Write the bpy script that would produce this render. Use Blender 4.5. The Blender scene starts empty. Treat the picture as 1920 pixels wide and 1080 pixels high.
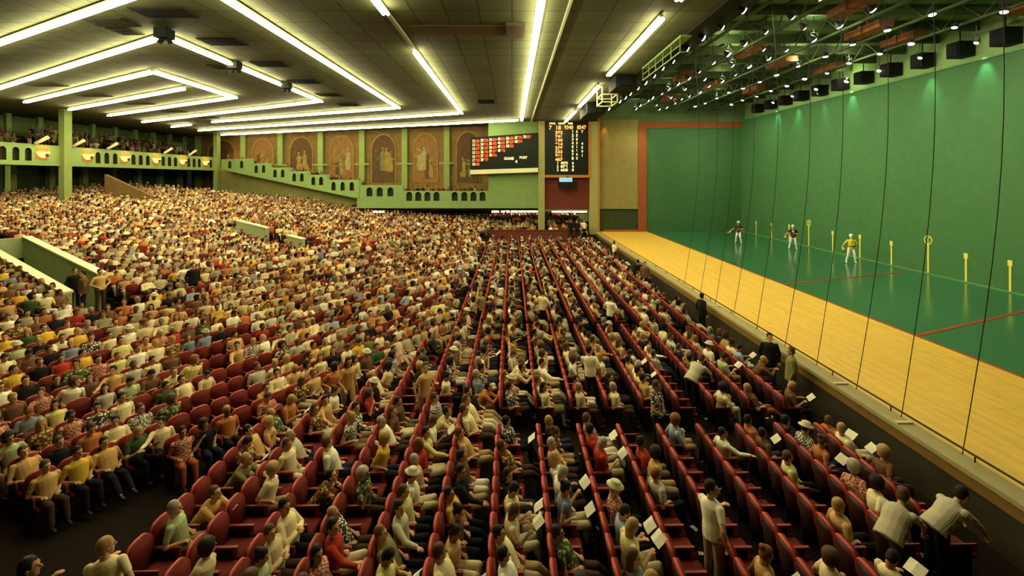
import bpy, bmesh, math, random
import numpy as np
from mathutils import Vector, Matrix
random.seed(7); np.random.seed(7)
C = bpy.context.scene.collection
sc = bpy.context.scene
# ---------------------------------------------------------------- camera, world, exposure
F = 874.0; CX, HY, EYE = 960.0, 336.0, 5.5
cam_d = bpy.data.cameras.new('camera'); cam = bpy.data.objects.new('camera', cam_d); C.objects.link(cam)
cam.location = (0, 0, EYE); cam.rotation_euler = (math.pi/2, 0, 0)
cam_d.sensor_width = 36; cam_d.lens = F/1920*36; cam_d.shift_y = -(540-HY)/1920
cam_d.clip_start = 0.1; cam_d.clip_end = 300
sc.camera = cam
w = bpy.data.worlds.new('world'); sc.world = w; w.use_nodes = True
w.node_tree.nodes['Background'].inputs[0].default_value = (0.03, 0.035, 0.02, 1)
w.node_tree.nodes['Background'].inputs[1].default_value = 0.3
sc.view_settings.view_transform = 'Standard'; sc.view_settings.look = 'None'
sc.view_settings.exposure = 0.0; sc.view_settings.gamma = 1.0
TUBE_E = 38.0; SPOT_W = 110.0
TUBE_COL = (1.0, 0.88, 0.52)
sc.cycles.max_bounces = 5; sc.cycles.diffuse_bounces = 3; sc.cycles.glossy_bounces = 3

def P(x, y, Y): return Vector(((x-CX)/F*Y, Y, EYE + (HY-y)/F*Y))      # a pixel at depth Y
def PH(x, y, H):                                                       # a pixel on the level H above the eye
    Y = F*H/(HY-y); return Vector(((x-CX)/F*Y, Y, EYE+H))

# ---------------------------------------------------------------- materials
def mat(name, col, rough=0.8, spec=0.2, emit=None, es=0, metal=0, noise=0.0, nscale=5.0, bump=0.0):
    m = bpy.data.materials.new(name); m.use_nodes = True
    nt = m.node_tree; b = nt.nodes['Principled BSDF']
    b.inputs['Base Color'].default_value = (*col, 1); b.inputs['Roughness'].default_value = rough
    b.inputs['Specular IOR Level'].default_value = spec; b.inputs['Metallic'].default_value = metal
    if emit:
        b.inputs['Emission Color'].default_value = (*emit, 1); b.inputs['Emission Strength'].default_value = es
    if noise or bump:
        tc = nt.nodes.new('ShaderNodeTexCoord'); n = nt.nodes.new('ShaderNodeTexNoise')
        n.inputs['Scale'].default_value = nscale; n.inputs['Detail'].default_value = 5
        nt.links.new(tc.outputs['Object'], n.inputs['Vector'])
        if noise:
            mr = nt.nodes.new('ShaderNodeMapRange'); mr.inputs[3].default_value = 1-noise; mr.inputs[4].default_value = 1+noise
            nt.links.new(n.outputs['Fac'], mr.inputs[0])
            vm = nt.nodes.new('ShaderNodeVectorMath'); vm.operation = 'SCALE'; vm.inputs[0].default_value = col
            nt.links.new(mr.outputs[0], vm.inputs['Scale']); nt.links.new(vm.outputs[0], b.inputs['Base Color'])
        if bump:
            bp = nt.nodes.new('ShaderNodeBump'); bp.inputs['Strength'].default_value = bump
            nt.links.new(n.outputs['Fac'], bp.inputs['Height']); nt.links.new(bp.outputs[0], b.inputs['Normal'])
    return m
def grid_mat(name, col, line, sx, sy, mortar, rough=0.8, spec=0.2, var=0.1, noise=0.25, nscale=0.6):
    """tiles or boards: brick texture over the object's own coordinates"""
    m = mat(name, col, rough, spec); nt = m.node_tree; b = nt.nodes['Principled BSDF']
    tc = nt.nodes.new('ShaderNodeTexCoord'); br = nt.nodes.new('ShaderNodeTexBrick')
    br.offset = 0.5 if sx != sy else 0.0
    br.inputs['Color1'].default_value = (*[c*(1-var) for c in col], 1); br.inputs['Color2'].default_value = (*[c*(1+var) for c in col], 1)
    br.inputs['Mortar'].default_value = (*line, 1); br.inputs['Scale'].default_value = 1
    br.inputs['Mortar Size'].default_value = mortar; br.inputs['Brick Width'].default_value = sx; br.inputs['Row Height'].default_value = sy
    n = nt.nodes.new('ShaderNodeTexNoise'); n.inputs['Scale'].default_value = nscale; n.inputs['Detail'].default_value = 6
    nt.links.new(tc.outputs['Object'], br.inputs['Vector']); nt.links.new(tc.outputs['Object'], n.inputs['Vector'])
    mr = nt.nodes.new('ShaderNodeMapRange'); mr.inputs[3].default_value = 1-noise; mr.inputs[4].default_value = 1+noise
    nt.links.new(n.outputs['Fac'], mr.inputs[0])
    vm = nt.nodes.new('ShaderNodeVectorMath'); vm.operation = 'SCALE'
    nt.links.new(br.outputs['Color'], vm.inputs[0]); nt.links.new(mr.outputs[0], vm.inputs['Scale'])
    nt.links.new(vm.outputs[0], b.inputs['Base Color'])
    return m
M = {}
M['ceiling'] = grid_mat('ceiling_tiles', (0.092, 0.102, 0.042), (0.034, 0.038, 0.016), 1.2, 1.2, 0.03, noise=0.2)
M['court_ceiling'] = mat('court_ceiling_paint', (0.13, 0.20, 0.08), 0.8, noise=0.5, nscale=0.8)
M['black'] = mat('black_paint', (0.006, 0.006, 0.005), 0.7)
M['metal_dark'] = mat('dark_metal', (0.03, 0.035, 0.025), 0.5)
M['duct'] = mat('rust_brown_duct', (0.20, 0.07, 0.02), 0.6, noise=0.4, nscale=2)
M['beam'] = mat('green_steel', (0.06, 0.085, 0.03), 0.6)
M['court_wall'] = mat('court_wall_green', (0.046, 0.135, 0.038), 0.6, 0.25, noise=0.16, nscale=2.2)
M['court_floor'] = mat('court_floor_green', (0.032, 0.135, 0.05), 0.16, 0.35, noise=0.16, nscale=0.5)
M['wood'] = grid_mat('yellow_boards', (0.76, 0.47, 0.055), (0.52, 0.30, 0.035), 0.07, 1.6, 0.003, 0.5, 0.3, var=0.09, noise=0.15, nscale=3)
M['red_line'] = mat('red_line_paint', (0.30, 0.06, 0.015), 0.5)
M['pale_line'] = mat('pale_green_line', (0.10, 0.24, 0.08), 0.6)
M['marker'] = mat('yellow_marker_paint', (0.62, 0.58, 0.09), 0.6)
M['frame_red'] = mat('brick_red_frame', (0.27, 0.075, 0.02), 0.75, noise=0.3, nscale=5)
M['olive_wall'] = mat('olive_wall', (0.26, 0.21, 0.06), 0.8, noise=0.25, nscale=1.2)
M['green_dim'] = mat('dim_green_wall', (0.13,0.19,0.06), 0.8, noise=0.25, nscale=1)
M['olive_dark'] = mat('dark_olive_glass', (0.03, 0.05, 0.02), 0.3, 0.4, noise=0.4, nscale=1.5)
M['green_wall'] = mat('pale_green_wall', (0.19, 0.30, 0.10), 0.75, noise=0.12, nscale=1.5)
M['green_pillar'] = mat('pillar_green', (0.21, 0.28, 0.08), 0.7, noise=0.12, nscale=2)
M['yellow_pillar'] = mat('pillar_yellow', (0.33, 0.31, 0.11), 0.7, noise=0.12, nscale=2)
M['under_wall'] = mat('ochre_green_wall', (0.24, 0.25, 0.08), 0.8, noise=0.2, nscale=1)
M['concrete'] = mat('painted_concrete', (0.30, 0.34, 0.16), 0.8, noise=0.12, nscale=2)
M['cap'] = mat('cream_cap', (0.62, 0.58, 0.34), 0.6, noise=0.1, nscale=2)
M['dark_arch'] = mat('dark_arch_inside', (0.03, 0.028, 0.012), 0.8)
M['mural'] = mat('brown_mural_plaster', (0.17, 0.105, 0.03), 0.85, noise=0.5, nscale=1.6)
M['maroon'] = mat('maroon_panel', (0.16, 0.035, 0.02), 0.7, noise=0.25, nscale=2)
M['carpet'] = mat('dark_carpet', (0.014, 0.009, 0.006), 0.95, 0.05, noise=0.4, nscale=9)
M['barrier'] = mat('barrier_dark', (0.035, 0.027, 0.012), 0.8, noise=0.4, nscale=4)
M['barrier_lit_band'] = mat('barrier_painted_light', (0.20, 0.11, 0.02), 0.7, noise=0.2, nscale=3)
M['ledge'] = mat('cream_ledge', (0.34, 0.29, 0.12), 0.6, noise=0.15, nscale=3)
M['seat_red'] = mat('red_upholstery', (0.15, 0.018, 0.010), 0.75, 0.15, noise=0.3, nscale=14)
M['seat_back'] = mat('dark_seat_shell', (0.05, 0.012, 0.008), 0.5, 0.3, noise=0.2, nscale=10)
M['seat_rim'] = mat('bright_red_rim', (0.50, 0.055, 0.03), 0.5, 0.3)
M['seat_arm'] = mat('red_armrest', (0.26, 0.04, 0.016), 0.45, 0.3)
M['iron'] = mat('black_iron', (0.02, 0.012, 0.01), 0.5)
M['paper'] = mat('white_paper', (0.75, 0.72, 0.52), 0.8, noise=0.1, nscale=20)
M['tube'] = mat('fluorescent_tube', (0.9, 0.9, 0.8), 0.5, emit=TUBE_COL, es=TUBE_E)
M['tube_housing'] = mat('white_batten', (0.55, 0.55, 0.40), 0.5)
M['lens'] = mat('lit_floodlight_lens', (0.9, 0.9, 0.8), 0.5, emit=(1, 0.95, 0.7), es=14)
M['warm_bulb'] = mat('amber_lit_shade', (0.8, 0.5, 0.2), 0.5, emit=(1, 0.55, 0.14), es=1.7)
M['wicker'] = mat('wicker', (0.45, 0.33, 0.12), 0.7, noise=0.3, nscale=30)
M['sign_white'] = mat('white_valance', (0.72, 0.74, 0.45), 0.6)
M['dig_red'] = mat('lit_red_digits', (0.5, 0.05, 0.02), 0.5, emit=(1, 0.10, 0.03), es=1.3)
M['dig_cream'] = mat('lit_cream_digits', (0.6, 0.6, 0.3), 0.5, emit=(1, 0.80, 0.30), es=1.0)
M['dig_orange'] = mat('lit_orange_digits', (0.6, 0.3, 0.1), 0.5, emit=(1, 0.36, 0.09), es=1.6)
M['screen_blue'] = mat('lit_monitor_screen', (0.2, 0.4, 0.5), 0.3, emit=(0.35, 0.7, 0.9), es=0.6)
M['board'] = mat('scoreboard_black', (0.008, 0.011, 0.007), 0.4)
M['orange_wood'] = mat('orange_wood_edge', (0.42, 0.17, 0.03), 0.6, noise=0.2, nscale=4)
M['eye'] = mat('dark_eye', (0.02, 0.012, 0.01), 0.3)
M['lip'] = mat('lip', (0.30, 0.08, 0.05), 0.6)

# ---------------------------------------------------------------- mesh builder
class MB:
    def __init__(s): s.v = []; s.f = []; s.m = []
    def add(s, vs, fs, mi=0):
        o = len(s.v); s.v += [tuple(v) for v in vs]; s.f += [[i+o for i in f] for f in fs]; s.m += [mi]*len(fs); return s
    def box(s, a, b, mi=0):
        x0, x1 = sorted((a[0], b[0])); y0, y1 = sorted((a[1], b[1])); z0, z1 = sorted((a[2], b[2]))
        v = [(x0,y0,z0),(x1,y0,z0),(x1,y1,z0),(x0,y1,z0),(x0,y0,z1),(x1,y0,z1),(x1,y1,z1),(x0,y1,z1)]
        return s.add(v, [(3,2,1,0),(4,5,6,7),(0,1,5,4),(1,2,6,5),(2,3,7,6),(3,0,4,7)], mi)
    def hexa(s, lo, hi, mi=0):       # 4 bottom and 4 top points
        return s.add(list(lo)+list(hi), [(3,2,1,0),(4,5,6,7),(0,1,5,4),(1,2,6,5),(2,3,7,6),(3,0,4,7)], mi)
    def bar(s, p, q, wd, ht, mi=0):  # box from p to q, wd wide level, ht high
        p = Vector(p); q = Vector(q); d = (q-p).normalized()
        up = Vector((0,0,1)) if abs(d.z) < .95 else Vector((0,1,0))
        sd = d.cross(up).normalized(); u = sd.cross(d).normalized()
        a, b = sd*wd/2, u*ht/2
        return s.hexa([p-a-b, p+a-b, q+a-b, q-a-b], [p-a+b, p+a+b, q+a+b, q-a+b], mi)
    def prism(s, poly, z0, z1, mi=0):
        n = len(poly)
        area = sum(poly[i][0]*poly[(i+1)%n][1]-poly[(i+1)%n][0]*poly[i][1] for i in range(n))
        if area < 0: poly = poly[::-1]
        v = [(x, y, z0) for x, y in poly]+[(x, y, z1) for x, y in poly]
        return s.add(v, [tuple(range(n))[::-1], tuple(range(n, 2*n))]+[(i, (i+1)%n, n+(i+1)%n, n+i) for i in range(n)], mi)
    def loft(s, rings, mi=0, cap=True):
        n = len(rings[0]); v = [p for r in rings for p in r]; f = []
        for k in range(len(rings)-1):
            for i in range(n):
                j = (i+1) % n; f.append((k*n+i, k*n+j, (k+1)*n+j, (k+1)*n+i))
        if cap: f.append(tuple(range(n))[::-1]); f.append(tuple(range((len(rings)-1)*n, len(rings)*n)))
        return s.add(v, f, mi)
    def tube(s, p, q, r0, r1=None, n=10, mi=0):
        r1 = r0 if r1 is None else r1
        p = Vector(p); q = Vector(q); d = (q-p).normalized()
        up = Vector((0,0,1)) if abs(d.z) < .9 else Vector((1,0,0))
        a = d.cross(up).normalized(); b = d.cross(a).normalized()
        ring = lambda c, r: [c+(a*math.cos(t)+b*math.sin(t))*r for t in [2*math.pi*i/n for i in range(n)]]
        return s.loft([ring(p, r0), ring(q, r1)], mi)
    def capsule(s, p, q, r0, r1, n=10, mi=0, flat=None):
        """rounded tapered limb; flat = (axis, scale) squeezes the section"""
        p = Vector(p); q = Vector(q); d = q-p
        d = d.normalized() if d.length > 1e-6 else Vector((0,0,1))
        up = Vector((0,0,1)) if abs(d.z) < .9 else Vector((1,0,0))
        a = d.cross(up).normalized(); b = d.cross(a).normalized()
        rings = []
        for k, (c, r, sgn) in enumerate(((p, r0, -1), (q, r1, 1))):
            ts = [80, 50, 22, 0] if sgn < 0 else [0, 22, 50, 80]
            for t in ts:
                tr = math.radians(t); cc = c + d*sgn*r*math.sin(tr); rr = r*math.cos(tr)
                rings.append([cc+(a*math.cos(x)+b*math.sin(x))*rr for x in [2*math.pi*i/n for i in range(n)]])
        if flat:
            ax = Vector(flat[0]).normalized()
            rings = [[v - ax*((v-p).dot(ax) - (q-p).dot(ax)*max(0, min(1, (v-p).dot(d)/max((q-p).length, 1e-6))))*(1-flat[1]) for v in r] for r in rings]
        return s.loft(rings, mi)
    def ell(s, c, r, mi=0, rot=None, n=12, m=8):
        c = Vector(c); rings = []
        for k in range(1, m):
            t = math.pi*k/m
            ring = [Vector((r[0]*math.sin(t)*math.cos(x), r[1]*math.sin(t)*math.sin(x), -r[2]*math.cos(t))) for x in [2*math.pi*i/n for i in range(n)]]
            if rot: ring = [rot @ v for v in ring]
            rings.append([c+v for v in ring])
        return s.loft(rings, mi)
    def mesh(s, name, mats, smooth=False, off=(0,0,0)):
        me = bpy.data.meshes.new(name)
        o = Vector(off)
        me.from_pydata([Vector(v)-o for v in s.v], [], s.f)
        for mm in (mats if isinstance(mats, (list, tuple)) else [mats]): me.materials.append(mm)
        if len(me.materials) > 1: me.polygons.foreach_set('material_index', s.m)
        if smooth: me.polygons.foreach_set('use_smooth', [True]*len(me.polygons))
        me.update(); return me
    def build(s, name, mats, parent=None, smooth=False, origin=None):
        """one mesh object; geometry is given in world coordinates"""
        if parent is not None: org = Vector(parent['_w']) if '_w' in parent else parent.location.copy()
        elif origin is not None: org = Vector(origin)
        else:
            a = np.array(s.v, dtype=float); lo, hi = a.min(0), a.max(0)
            org = Vector(((lo[0]+hi[0])/2, (lo[1]+hi[1])/2, lo[2]))
        ob = bpy.data.objects.new(name, s.mesh(name, mats, smooth, org)); C.objects.link(ob)
        if parent is not None: ob.parent = parent
        else: ob.location = org
        return ob
def tag(o, label=None, cat=None, group=None, kind=None):
    if label: o['label'] = label
    if cat: o['category'] = cat
    if group: o['group'] = group
    if kind: o['kind'] = kind
    return o
def thing(name, label, cat, loc=(0,0,0), group=None, rz=0):
    o = bpy.data.objects.new(name, None); C.objects.link(o); o.empty_display_size = .2
    o.location = loc; o.rotation_euler = (0, 0, rz); return tag(o, label, cat, group)
def struct(name, mb, mats, label=None, smooth=False, origin=None):
    o = mb.build(name, mats, smooth=smooth, origin=origin if origin is not None else (0,0,0)); return tag(o, label, None, None, 'structure')
def ordinal(n):
    words = ['first','second','third','fourth','fifth','sixth','seventh','eighth','ninth','tenth','eleventh','twelfth',
             'thirteenth','fourteenth','fifteenth','sixteenth','seventeenth','eighteenth','nineteenth','twentieth']
    if n <= 20: return words[n-1]
    tens = ['twenty','thirty','forty','fifty','sixty'][n//10-2]; return tens+'-'+words[n%10-1] if n % 10 else tens[:-1]+'ieth'

# ---------------------------------------------------------------- main dimensions (metres; court floor z = 0)
ZF = -1.1                      # floor of the stands beside the court
XW, XC, XB, YW = 24.2, 14.25, 9.0, 49.2     # side wall, edge of the boards, barrier, front wall
ZC = EYE+6.06                  # ceiling of the stands
ZCC = EYE+8.3                  # ceiling over the court
U = Vector((-.872, .489)); V = Vector((.489, .872))
def SW(s, w_): return (U.x*s+V.x*w_, U.y*s+V.y*w_)
def zL(s): return ZF + .1*max(0, s-13.6)

# ---------------------------------------------------------------- setting
struct('floor', MB().box((-48,-9,ZF-.3), (XB-.4,68,ZF)), M['carpet'], 'dark brown carpeted floor of the stands')
struct('court_floor', MB().box((XC,-9,-.25), (XW,YW,0)), M['court_floor'], 'glossy green court floor')
struct('court_boards', MB().box((XB,-9,-.25), (XC-.12,YW,0)), M['wood'], 'yellow boarded strip beside the court')
struct('trim_1', MB().box((XC-.12,-9,-.25), (XC,YW,.012)), M['red_line'], 'red line between boards and court')
struct('wall_right', MB().box((XW,-9,-.25), (XW+.4,YW+.4,EYE+6.13)), M['court_wall'], 'tall green side wall of the court')
struct('trim_2', MB().box((XW-.03,-9,0), (XW,YW,.06)), M['pale_line'], 'pale line at the foot of the side wall')
struct('trim_3', MB().box((XW-.10,-9,EYE+6.13), (XW+.4,YW,EYE+6.22)), M['pale_line'], 'pale ledge on top of the side wall')
struct('wall_right_upper', MB().box((XW+.4,-9,EYE+6.1), (XW+.8,YW+.4,ZCC)), M['green_wall'], 'pale green wall above the court side wall')
struct('wall_front', MB().box((XC,YW,-.25), (XW+.4,YW+.4,EYE+5.45)), M['court_wall'], 'green front wall of the court')
fr = MB().box((XC-.95,YW-.12,0), (XC-.05,YW+.4,EYE+6.05)).box((XC-.05,YW-.12,EYE+5.4), (XW,YW+.4,EYE+6.05)).box((XB+.6,YW-.35,0), (XC,YW-.12,.22))
struct('trim_4', fr, M['frame_red'], 'brick red frame round the front wall')
struct('wall_front_upper', MB().box((XB-.6,YW+.1,EYE+6.0), (XW+.4,YW+.5,ZCC)), M['court_ceiling'], 'dark green wall above the front wall')
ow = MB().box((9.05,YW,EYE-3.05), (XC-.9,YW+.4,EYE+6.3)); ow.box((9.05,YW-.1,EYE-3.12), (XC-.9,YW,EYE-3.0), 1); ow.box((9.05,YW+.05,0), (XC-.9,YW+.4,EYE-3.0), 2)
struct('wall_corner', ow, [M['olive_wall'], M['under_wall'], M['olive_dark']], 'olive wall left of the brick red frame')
struct('ceiling', MB().box((-48,-9,ZC), (7.2,68,ZC+.3)), M['ceiling'], 'olive tiled ceiling over the stands')
struct('ceiling_court', MB().box((7.2,-9,ZCC), (XW+.8,YW+.5,ZCC+.3)), M['court_ceiling'], 'dark ceiling over the court')
struct('trim_5', MB().box((7.2,-9,ZC-.12), (7.5,YW,ZCC)).box((7.5,-9,ZC+.35),(8.9,YW,ZC+.45)), M['black'], 'black fascia along the edge of the ceiling')
struct('trim_6', MB().box((1.95,-9,ZC-.06), (2.05,YW,ZC)), M['sign_white'], 'thin pale strip along the ceiling')
struct('wall_back', MB().box((-48,-9.4,ZF-.3), (XW+.8,-9,ZCC)), M['olive_wall'], 'wall behind the stands')
struct('wall_left', MB().box((-48.4,-9,ZF-.3), (-48,68,ZC)), M['green_dim'], 'dark wall behind the left balcony')
# court lines (as the photo shows them, running back towards the side wall)
def floor_line(a, b, wd, name, lab):
    a = Vector((*a, .006)); b = Vector((*b, .006))
    struct(name, MB().bar(a, b, wd, .008), M['red_line'], lab)
floor_line((XC, 24.4), (XW-.05, 28.0), .16, 'trim_7', 'far red line across the court floor')
floor_line((XC, 16.4), (XW-.05, 20.6), .16, 'trim_8', 'near red line across the court floor')
# barrier
bt = thing('court_barrier', 'dark barrier wall with cream ledge between spectators and yellow boards', 'barrier', (XB-.25, 20, ZF))
MB().box((XB-.38,-9,ZF), (XB-.02,YW-1,-.30)).build('panel', M['barrier'], bt)
MB().box((XB-.40,-9,-.30), (XB-.02,YW-1,-.06)).build('lit_band', M['barrier_lit_band'], bt)  # lit brown band under the ledge, its light put into the colour
MB().box((XB-.44,-9,-.06), (XB,YW-1,.03)).build('ledge', M['ledge'], bt)['label'] = 'cream ledge'
rb = MB(); rb.tube((XB-.06,-8,.16), (XB-.06,YW-1.5,.16), .022, n=6)
for k in range(29): rb.tube((XB-.06,-7+2*k,.03), (XB-.06,-7+2*k,.16), .014, n=6)
rb.build('rail', M['iron'], bt)['label'] = 'thin black rail'
cb = MB()
for y in (10.4, 12.4, 15.9, 20): MB().box((XB-.40,y,.03), (XB-.05,y+.09,.07)).build('clamp', M['cap'], bt)
# screen cables
for k, Y in enumerate([9.94, 11.5, 13.0, 14.7, 16.4, 18.3, 20.2, 22.0, 23.8, 26.0]):
    y = Y*.932
    cv = MB(); pts = []
    for i in range(15):
        t = i/14; pts.append(Vector((XB-.05 + .40*t + .62*math.sin(math.pi*t)*(.92 if k % 2 else 1), y, .03+t*(ZCC-.4))))
    for a, b in zip(pts, pts[1:]): cv.tube(a, b, .009, n=6)
    tag(cv.build('screen_cable', M['iron']), 'thin dark cable of the court screen, %s one from the near end' % ordinal(k+1), 'cable', 'screen cables along the barrier')
# yellow markers painted on the side wall
for k, (x, yt, ring) in enumerate([(1895,488,0),(1812,475,0),(1741,447,1),(1672,452,0),(1613,440,0),(1562,433,0),(1517,416,1),(1480,421,0),(1447,418,0),(1418,415,0)]):
    Y = F*XW/(x-CX); h = EYE+(HY-yt)/F*Y; rt = thing('court_marker', '', 'marker', (XW-.02, Y, 0), 'yellow markers on the court side wall')
    lab = 'round-topped' if ring else 'plain'
    rt['label'] = 'yellow %s marker stripe on green side wall, %s from the right' % (lab, ordinal(k+1))
    MB().box((XW-.03,Y-.055,.05), (XW-.005,Y+.055,h-.25)).build('stripe', M['marker'], rt)
    if ring:
        rg = MB(); cz = h-.10
        for i in range(16):
            a0, a1 = 2*math.pi*i/16, 2*math.pi*(i+1)/16
            rg.bar((XW-.02, Y+.24*math.cos(a0), cz+.24*math.sin(a0)), (XW-.02, Y+.24*math.cos(a1), cz+.24*math.sin(a1)), .03, .06)
        rg.bar((XW-.02,Y-.09,cz+.1),(XW-.02,Y+.09,cz+.1),.03,.05).bar((XW-.02,Y+.08,cz+.1),(XW-.02,Y-.03,cz-.13),.03,.05)
        rg.build('ring_numeral', M['marker'], rt)
    else:
        MB().box((XW-.035,Y-.11,h-.28), (XW-.005,Y+.11,h)).build('head_plate', M['marker'], rt)

# ---------------------------------------------------------------- court ceiling: beams, ducts, floodlights
def beamthing(name, label, mb, m, cat='beam', group=None): return tag(mb.build(name, m), label, cat, group)
for k, x in enumerate([10.6, 13.0, 16.2, 18.6, 21.2]):
    b = MB().box((x-.07,-8,ZCC-1.05), (x+.07,YW,ZCC-.95)).box((x-.07,-8,ZCC-.12), (x+.07,YW,ZCC))
    for j in range(28): b.bar((x, -7+2*j, ZCC-1.0), (x, -6+2*j, ZCC-.08), .05, .05); b.bar((x, -6+2*j, ZCC-.08), (x, -5+2*j, ZCC-1.0), .05, .05)
    beamthing('ceiling_truss', 'long green steel truss over the court, %s from the stands' % ordinal(k+1), b, M['beam'], group='trusses along the court ceiling')
for k in range(19):
    y = 6+2.3*k
    beamthing('ceiling_joist', 'green cross joist over the court, %s from the near end' % ordinal(k+1), MB().box((7.6,y,ZCC-.5), (XW+.3,y+.14,ZCC)), M['beam'], group='cross joists over the court')
for k, (x, y, l) in enumerate([(16.5,14,2.6),(19.5,16.4,2.2),(14.8,19,2.4),(18,22.4,2.4),(21,24,2.2),(13.8,26,2.4),(17.4,29,2.4),(21.5,30.5,2.3),(12.5,33,2.2),(16.2,36,2.4),(20.3,38,2.4),(14.5,42,2.4),(22.5,19,2)]):
    beamthing('air_duct', 'rust brown duct under the court ceiling, %s from the near end' % ordinal(k+1), MB().box((x-.35,y,ZCC-.95), (x+.35,y+l,ZCC-.6)).box((x-.42,y+l*.45,ZCC-.98), (x+.42,y+l*.55,ZCC-.57)).box((x-.02,y+l*.48,ZCC-.6),(x+.02,y+l*.52,ZCC)), M['duct'], 'duct', 'ducts over the court')
# dark boxes on the strip above the side wall
for k in range(15):
    y = 13.2+2.3*k
    b = MB().box((XW-.5,y,EYE+6.55), (XW+.35,y+.75,EYE+7.35)); b.box((XW-.55,y+.08,EYE+6.62), (XW-.5,y+.67,EYE+7.28)); b.tube((XW-.1,y+.37,EYE+7.35),(XW-.1,y+.37,ZCC),.03)
    beamthing('wall_speaker', 'dark square speaker box above green side wall, %s from the near end' % ordinal(k+1), b, M['black'], 'speaker', 'speaker boxes above the side wall')

def flood_mesh():
    h = MB()
    prof = [(.02,.30),(.07,.27),(.10,.20),(.14,.08),(.16,0),(.145,.005)]
    h.loft([[Vector((r*math.cos(t), r*math.sin(t), z)) for t in [2*math.pi*i/12 for i in range(12)]] for r, z in prof], 0, cap=True)
    l = MB(); l.ell((0,0,-.01), (.135,.135,.06), n=12, m=6)
    y = MB(); y.bar((-.17,0,.05),(-.17,0,.36),.02,.02).bar((.17,0,.05),(.17,0,.36),.02,.02).bar((-.17,0,.36),(.17,0,.36),.02,.02).tube((0,0,.36),(0,0,1.36),.012,n=6)
    return h.mesh('housing', M['metal_dark'], True), l.mesh('lens', M['lens'], True), y.mesh('bracket', M['metal_dark'])
fm = flood_mesh()
def add_child(name, me, parent):
    o = bpy.data.objects.new(name, me); C.objects.link(o); o.parent = parent; return o
rows_f = [(1.37,6.2,17.0,1.83,17,0),(1.735,7.0,14.2,1.98,17,1),(1.93,7.0,14.0,3.7,9,0),(2.14,7.0,13.4,1.98,18,1),(2.53,7.0,12.7,2.3,15,0),(2.94,7.0,12.9,2.2,15,1),(3.38,7.0,11.4,3.1,11,0)]
spot_d = {}
def spot(loc, target, power, size, col=(1, .95, .72), r=.12, blend=.6):
    d = bpy.data.lights.new('flood_and_fill_beam', 'SPOT'); d.energy = power; d.spot_size = size; d.spot_blend = blend; d.color = col; d.shadow_soft_size = r
    o = bpy.data.objects.new('flood_and_fill_beam', d); o.location = loc
    o.rotation_euler = (Vector(target)-Vector(loc)).to_track_quat('-Z', 'Y').to_euler(); C.objects.link(o); return o
fl_n = 0
for ri, (r, H, y0, dy, n, mod) in enumerate(rows_f):
    for k in range(n):
        Y = y0 + dy*k
        if Y > 48.4: continue
        jx = random.uniform(-.12,.12); X = r*H+jx; z = EYE+H+random.uniform(-.08,.08)
        t = thing('floodlight', 'lit floodlight over the court, %s lamp of the %s row from the stands' % (ordinal(k+1), ordinal(ri+1)), 'lamp', (X, Y, z), 'floodlights over the court')
        tx = (24.2 if X < 17 else 19); tgt = Vector((tx, Y+random.uniform(-1,1), 3))
        q = (Vector((X,Y,z))-tgt).to_track_quat('Z','Y').to_euler()
        for nm, me in zip(('housing','lens'), fm[:2]):
            o = add_child(nm, me, t); o.rotation_euler = q; s_ = random.uniform(.75,1.1); o.scale = (s_,)*3
        add_child('bracket', fm[2], t)
        if fl_n % 2 == 0:
            if ri in (0, 1, 2): spot((X+.1,Y,z-.25), (XW, Y+random.uniform(-2,2), random.uniform(2,8)), SPOT_W*7, math.radians(85))
            elif ri in (3, 4): spot((X,Y,z-.25), (X+random.uniform(-9,-2), Y, 0), SPOT_W*5.0, math.radians(95))
        if ri == 6 : spot((X+.1,Y,z-.25), (XW+.6, Y, 4), SPOT_W*5.0, math.radians(50), (.45,1,.8), .06, .8)
        if fl_n % 5 == 3:      # added fill points above the housings, brightening the court ceiling
            d = bpy.data.lights.new('ceiling_fill_light','POINT'); d.energy = 85; d.color = (.95,1,.62); d.shadow_soft_size = .1
            o = bpy.data.objects.new('ceiling_fill_light', d); o.location = (X, Y, z+.42); C.objects.link(o)
        fl_n += 1
for x in (15.0, 18.5, 22.0): spot((x, 40.5, EYE+6.7), (x+.3, YW, 6.2), SPOT_W*7, math.radians(80))  # added fill spots without fixtures, brightening the front wall
# lamps washing the upper pale strip
for k in range(13):
    spot((XW-.9, 14.4+2.3*k, ZCC-.3), (XW+.5, 14.4+2.3*k, EYE+6.3), 60, math.radians(80), (1,.95,.6), .06)
spot((9.75, YW-.45, EYE+6.25), (9.75, YW-.05, EYE+3.6), 260, math.radians(42), (1,.42,.10), .05)

# ---------------------------------------------------------------- fluorescent runs
HL = 5.82
def light_run(a, b, label, gaps=()):
    d = (b-a); L = d.length; dn = d.normalized()
    t = thing('fluorescent_run', label, 'ceiling light', (a+b)/2, 'fluorescent light runs on the ceiling')
    n = max(1, round(L/2.5)); st = L/n
    MB().bar(a+Vector((0,0,.115)), b+Vector((0,0,.115)), .14, .09).build('housing', M['tube_housing'], t)
    hg = MB()
    for i in range(n+1): hg.tube(a+dn*min(L-.02, max(.02, st*i))+Vector((0,0,.15)), a+dn*min(L-.02, max(.02, st*i))+Vector((0,0,ZC-a.z)), .02, n=6)
    hg.build('hanger', M['metal_dark'], t)
    for i in range(n):
        p, q = a+dn*(st*i+.05), a+dn*(st*(i+1)-.05)
        if any(g0 < (i+.5)/n < g1 for g0, g1 in gaps): continue
        sd = dn.cross(Vector((0,0,1)))*.075
        m_ = MB().tube(p-sd, q-sd, .06, n=8).tube(p+sd, q+sd, .06, n=8)
        m_.build('tube', M['tube'], t, smooth=True)
def ph(x, y): return PH(x, y, HL)
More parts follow.
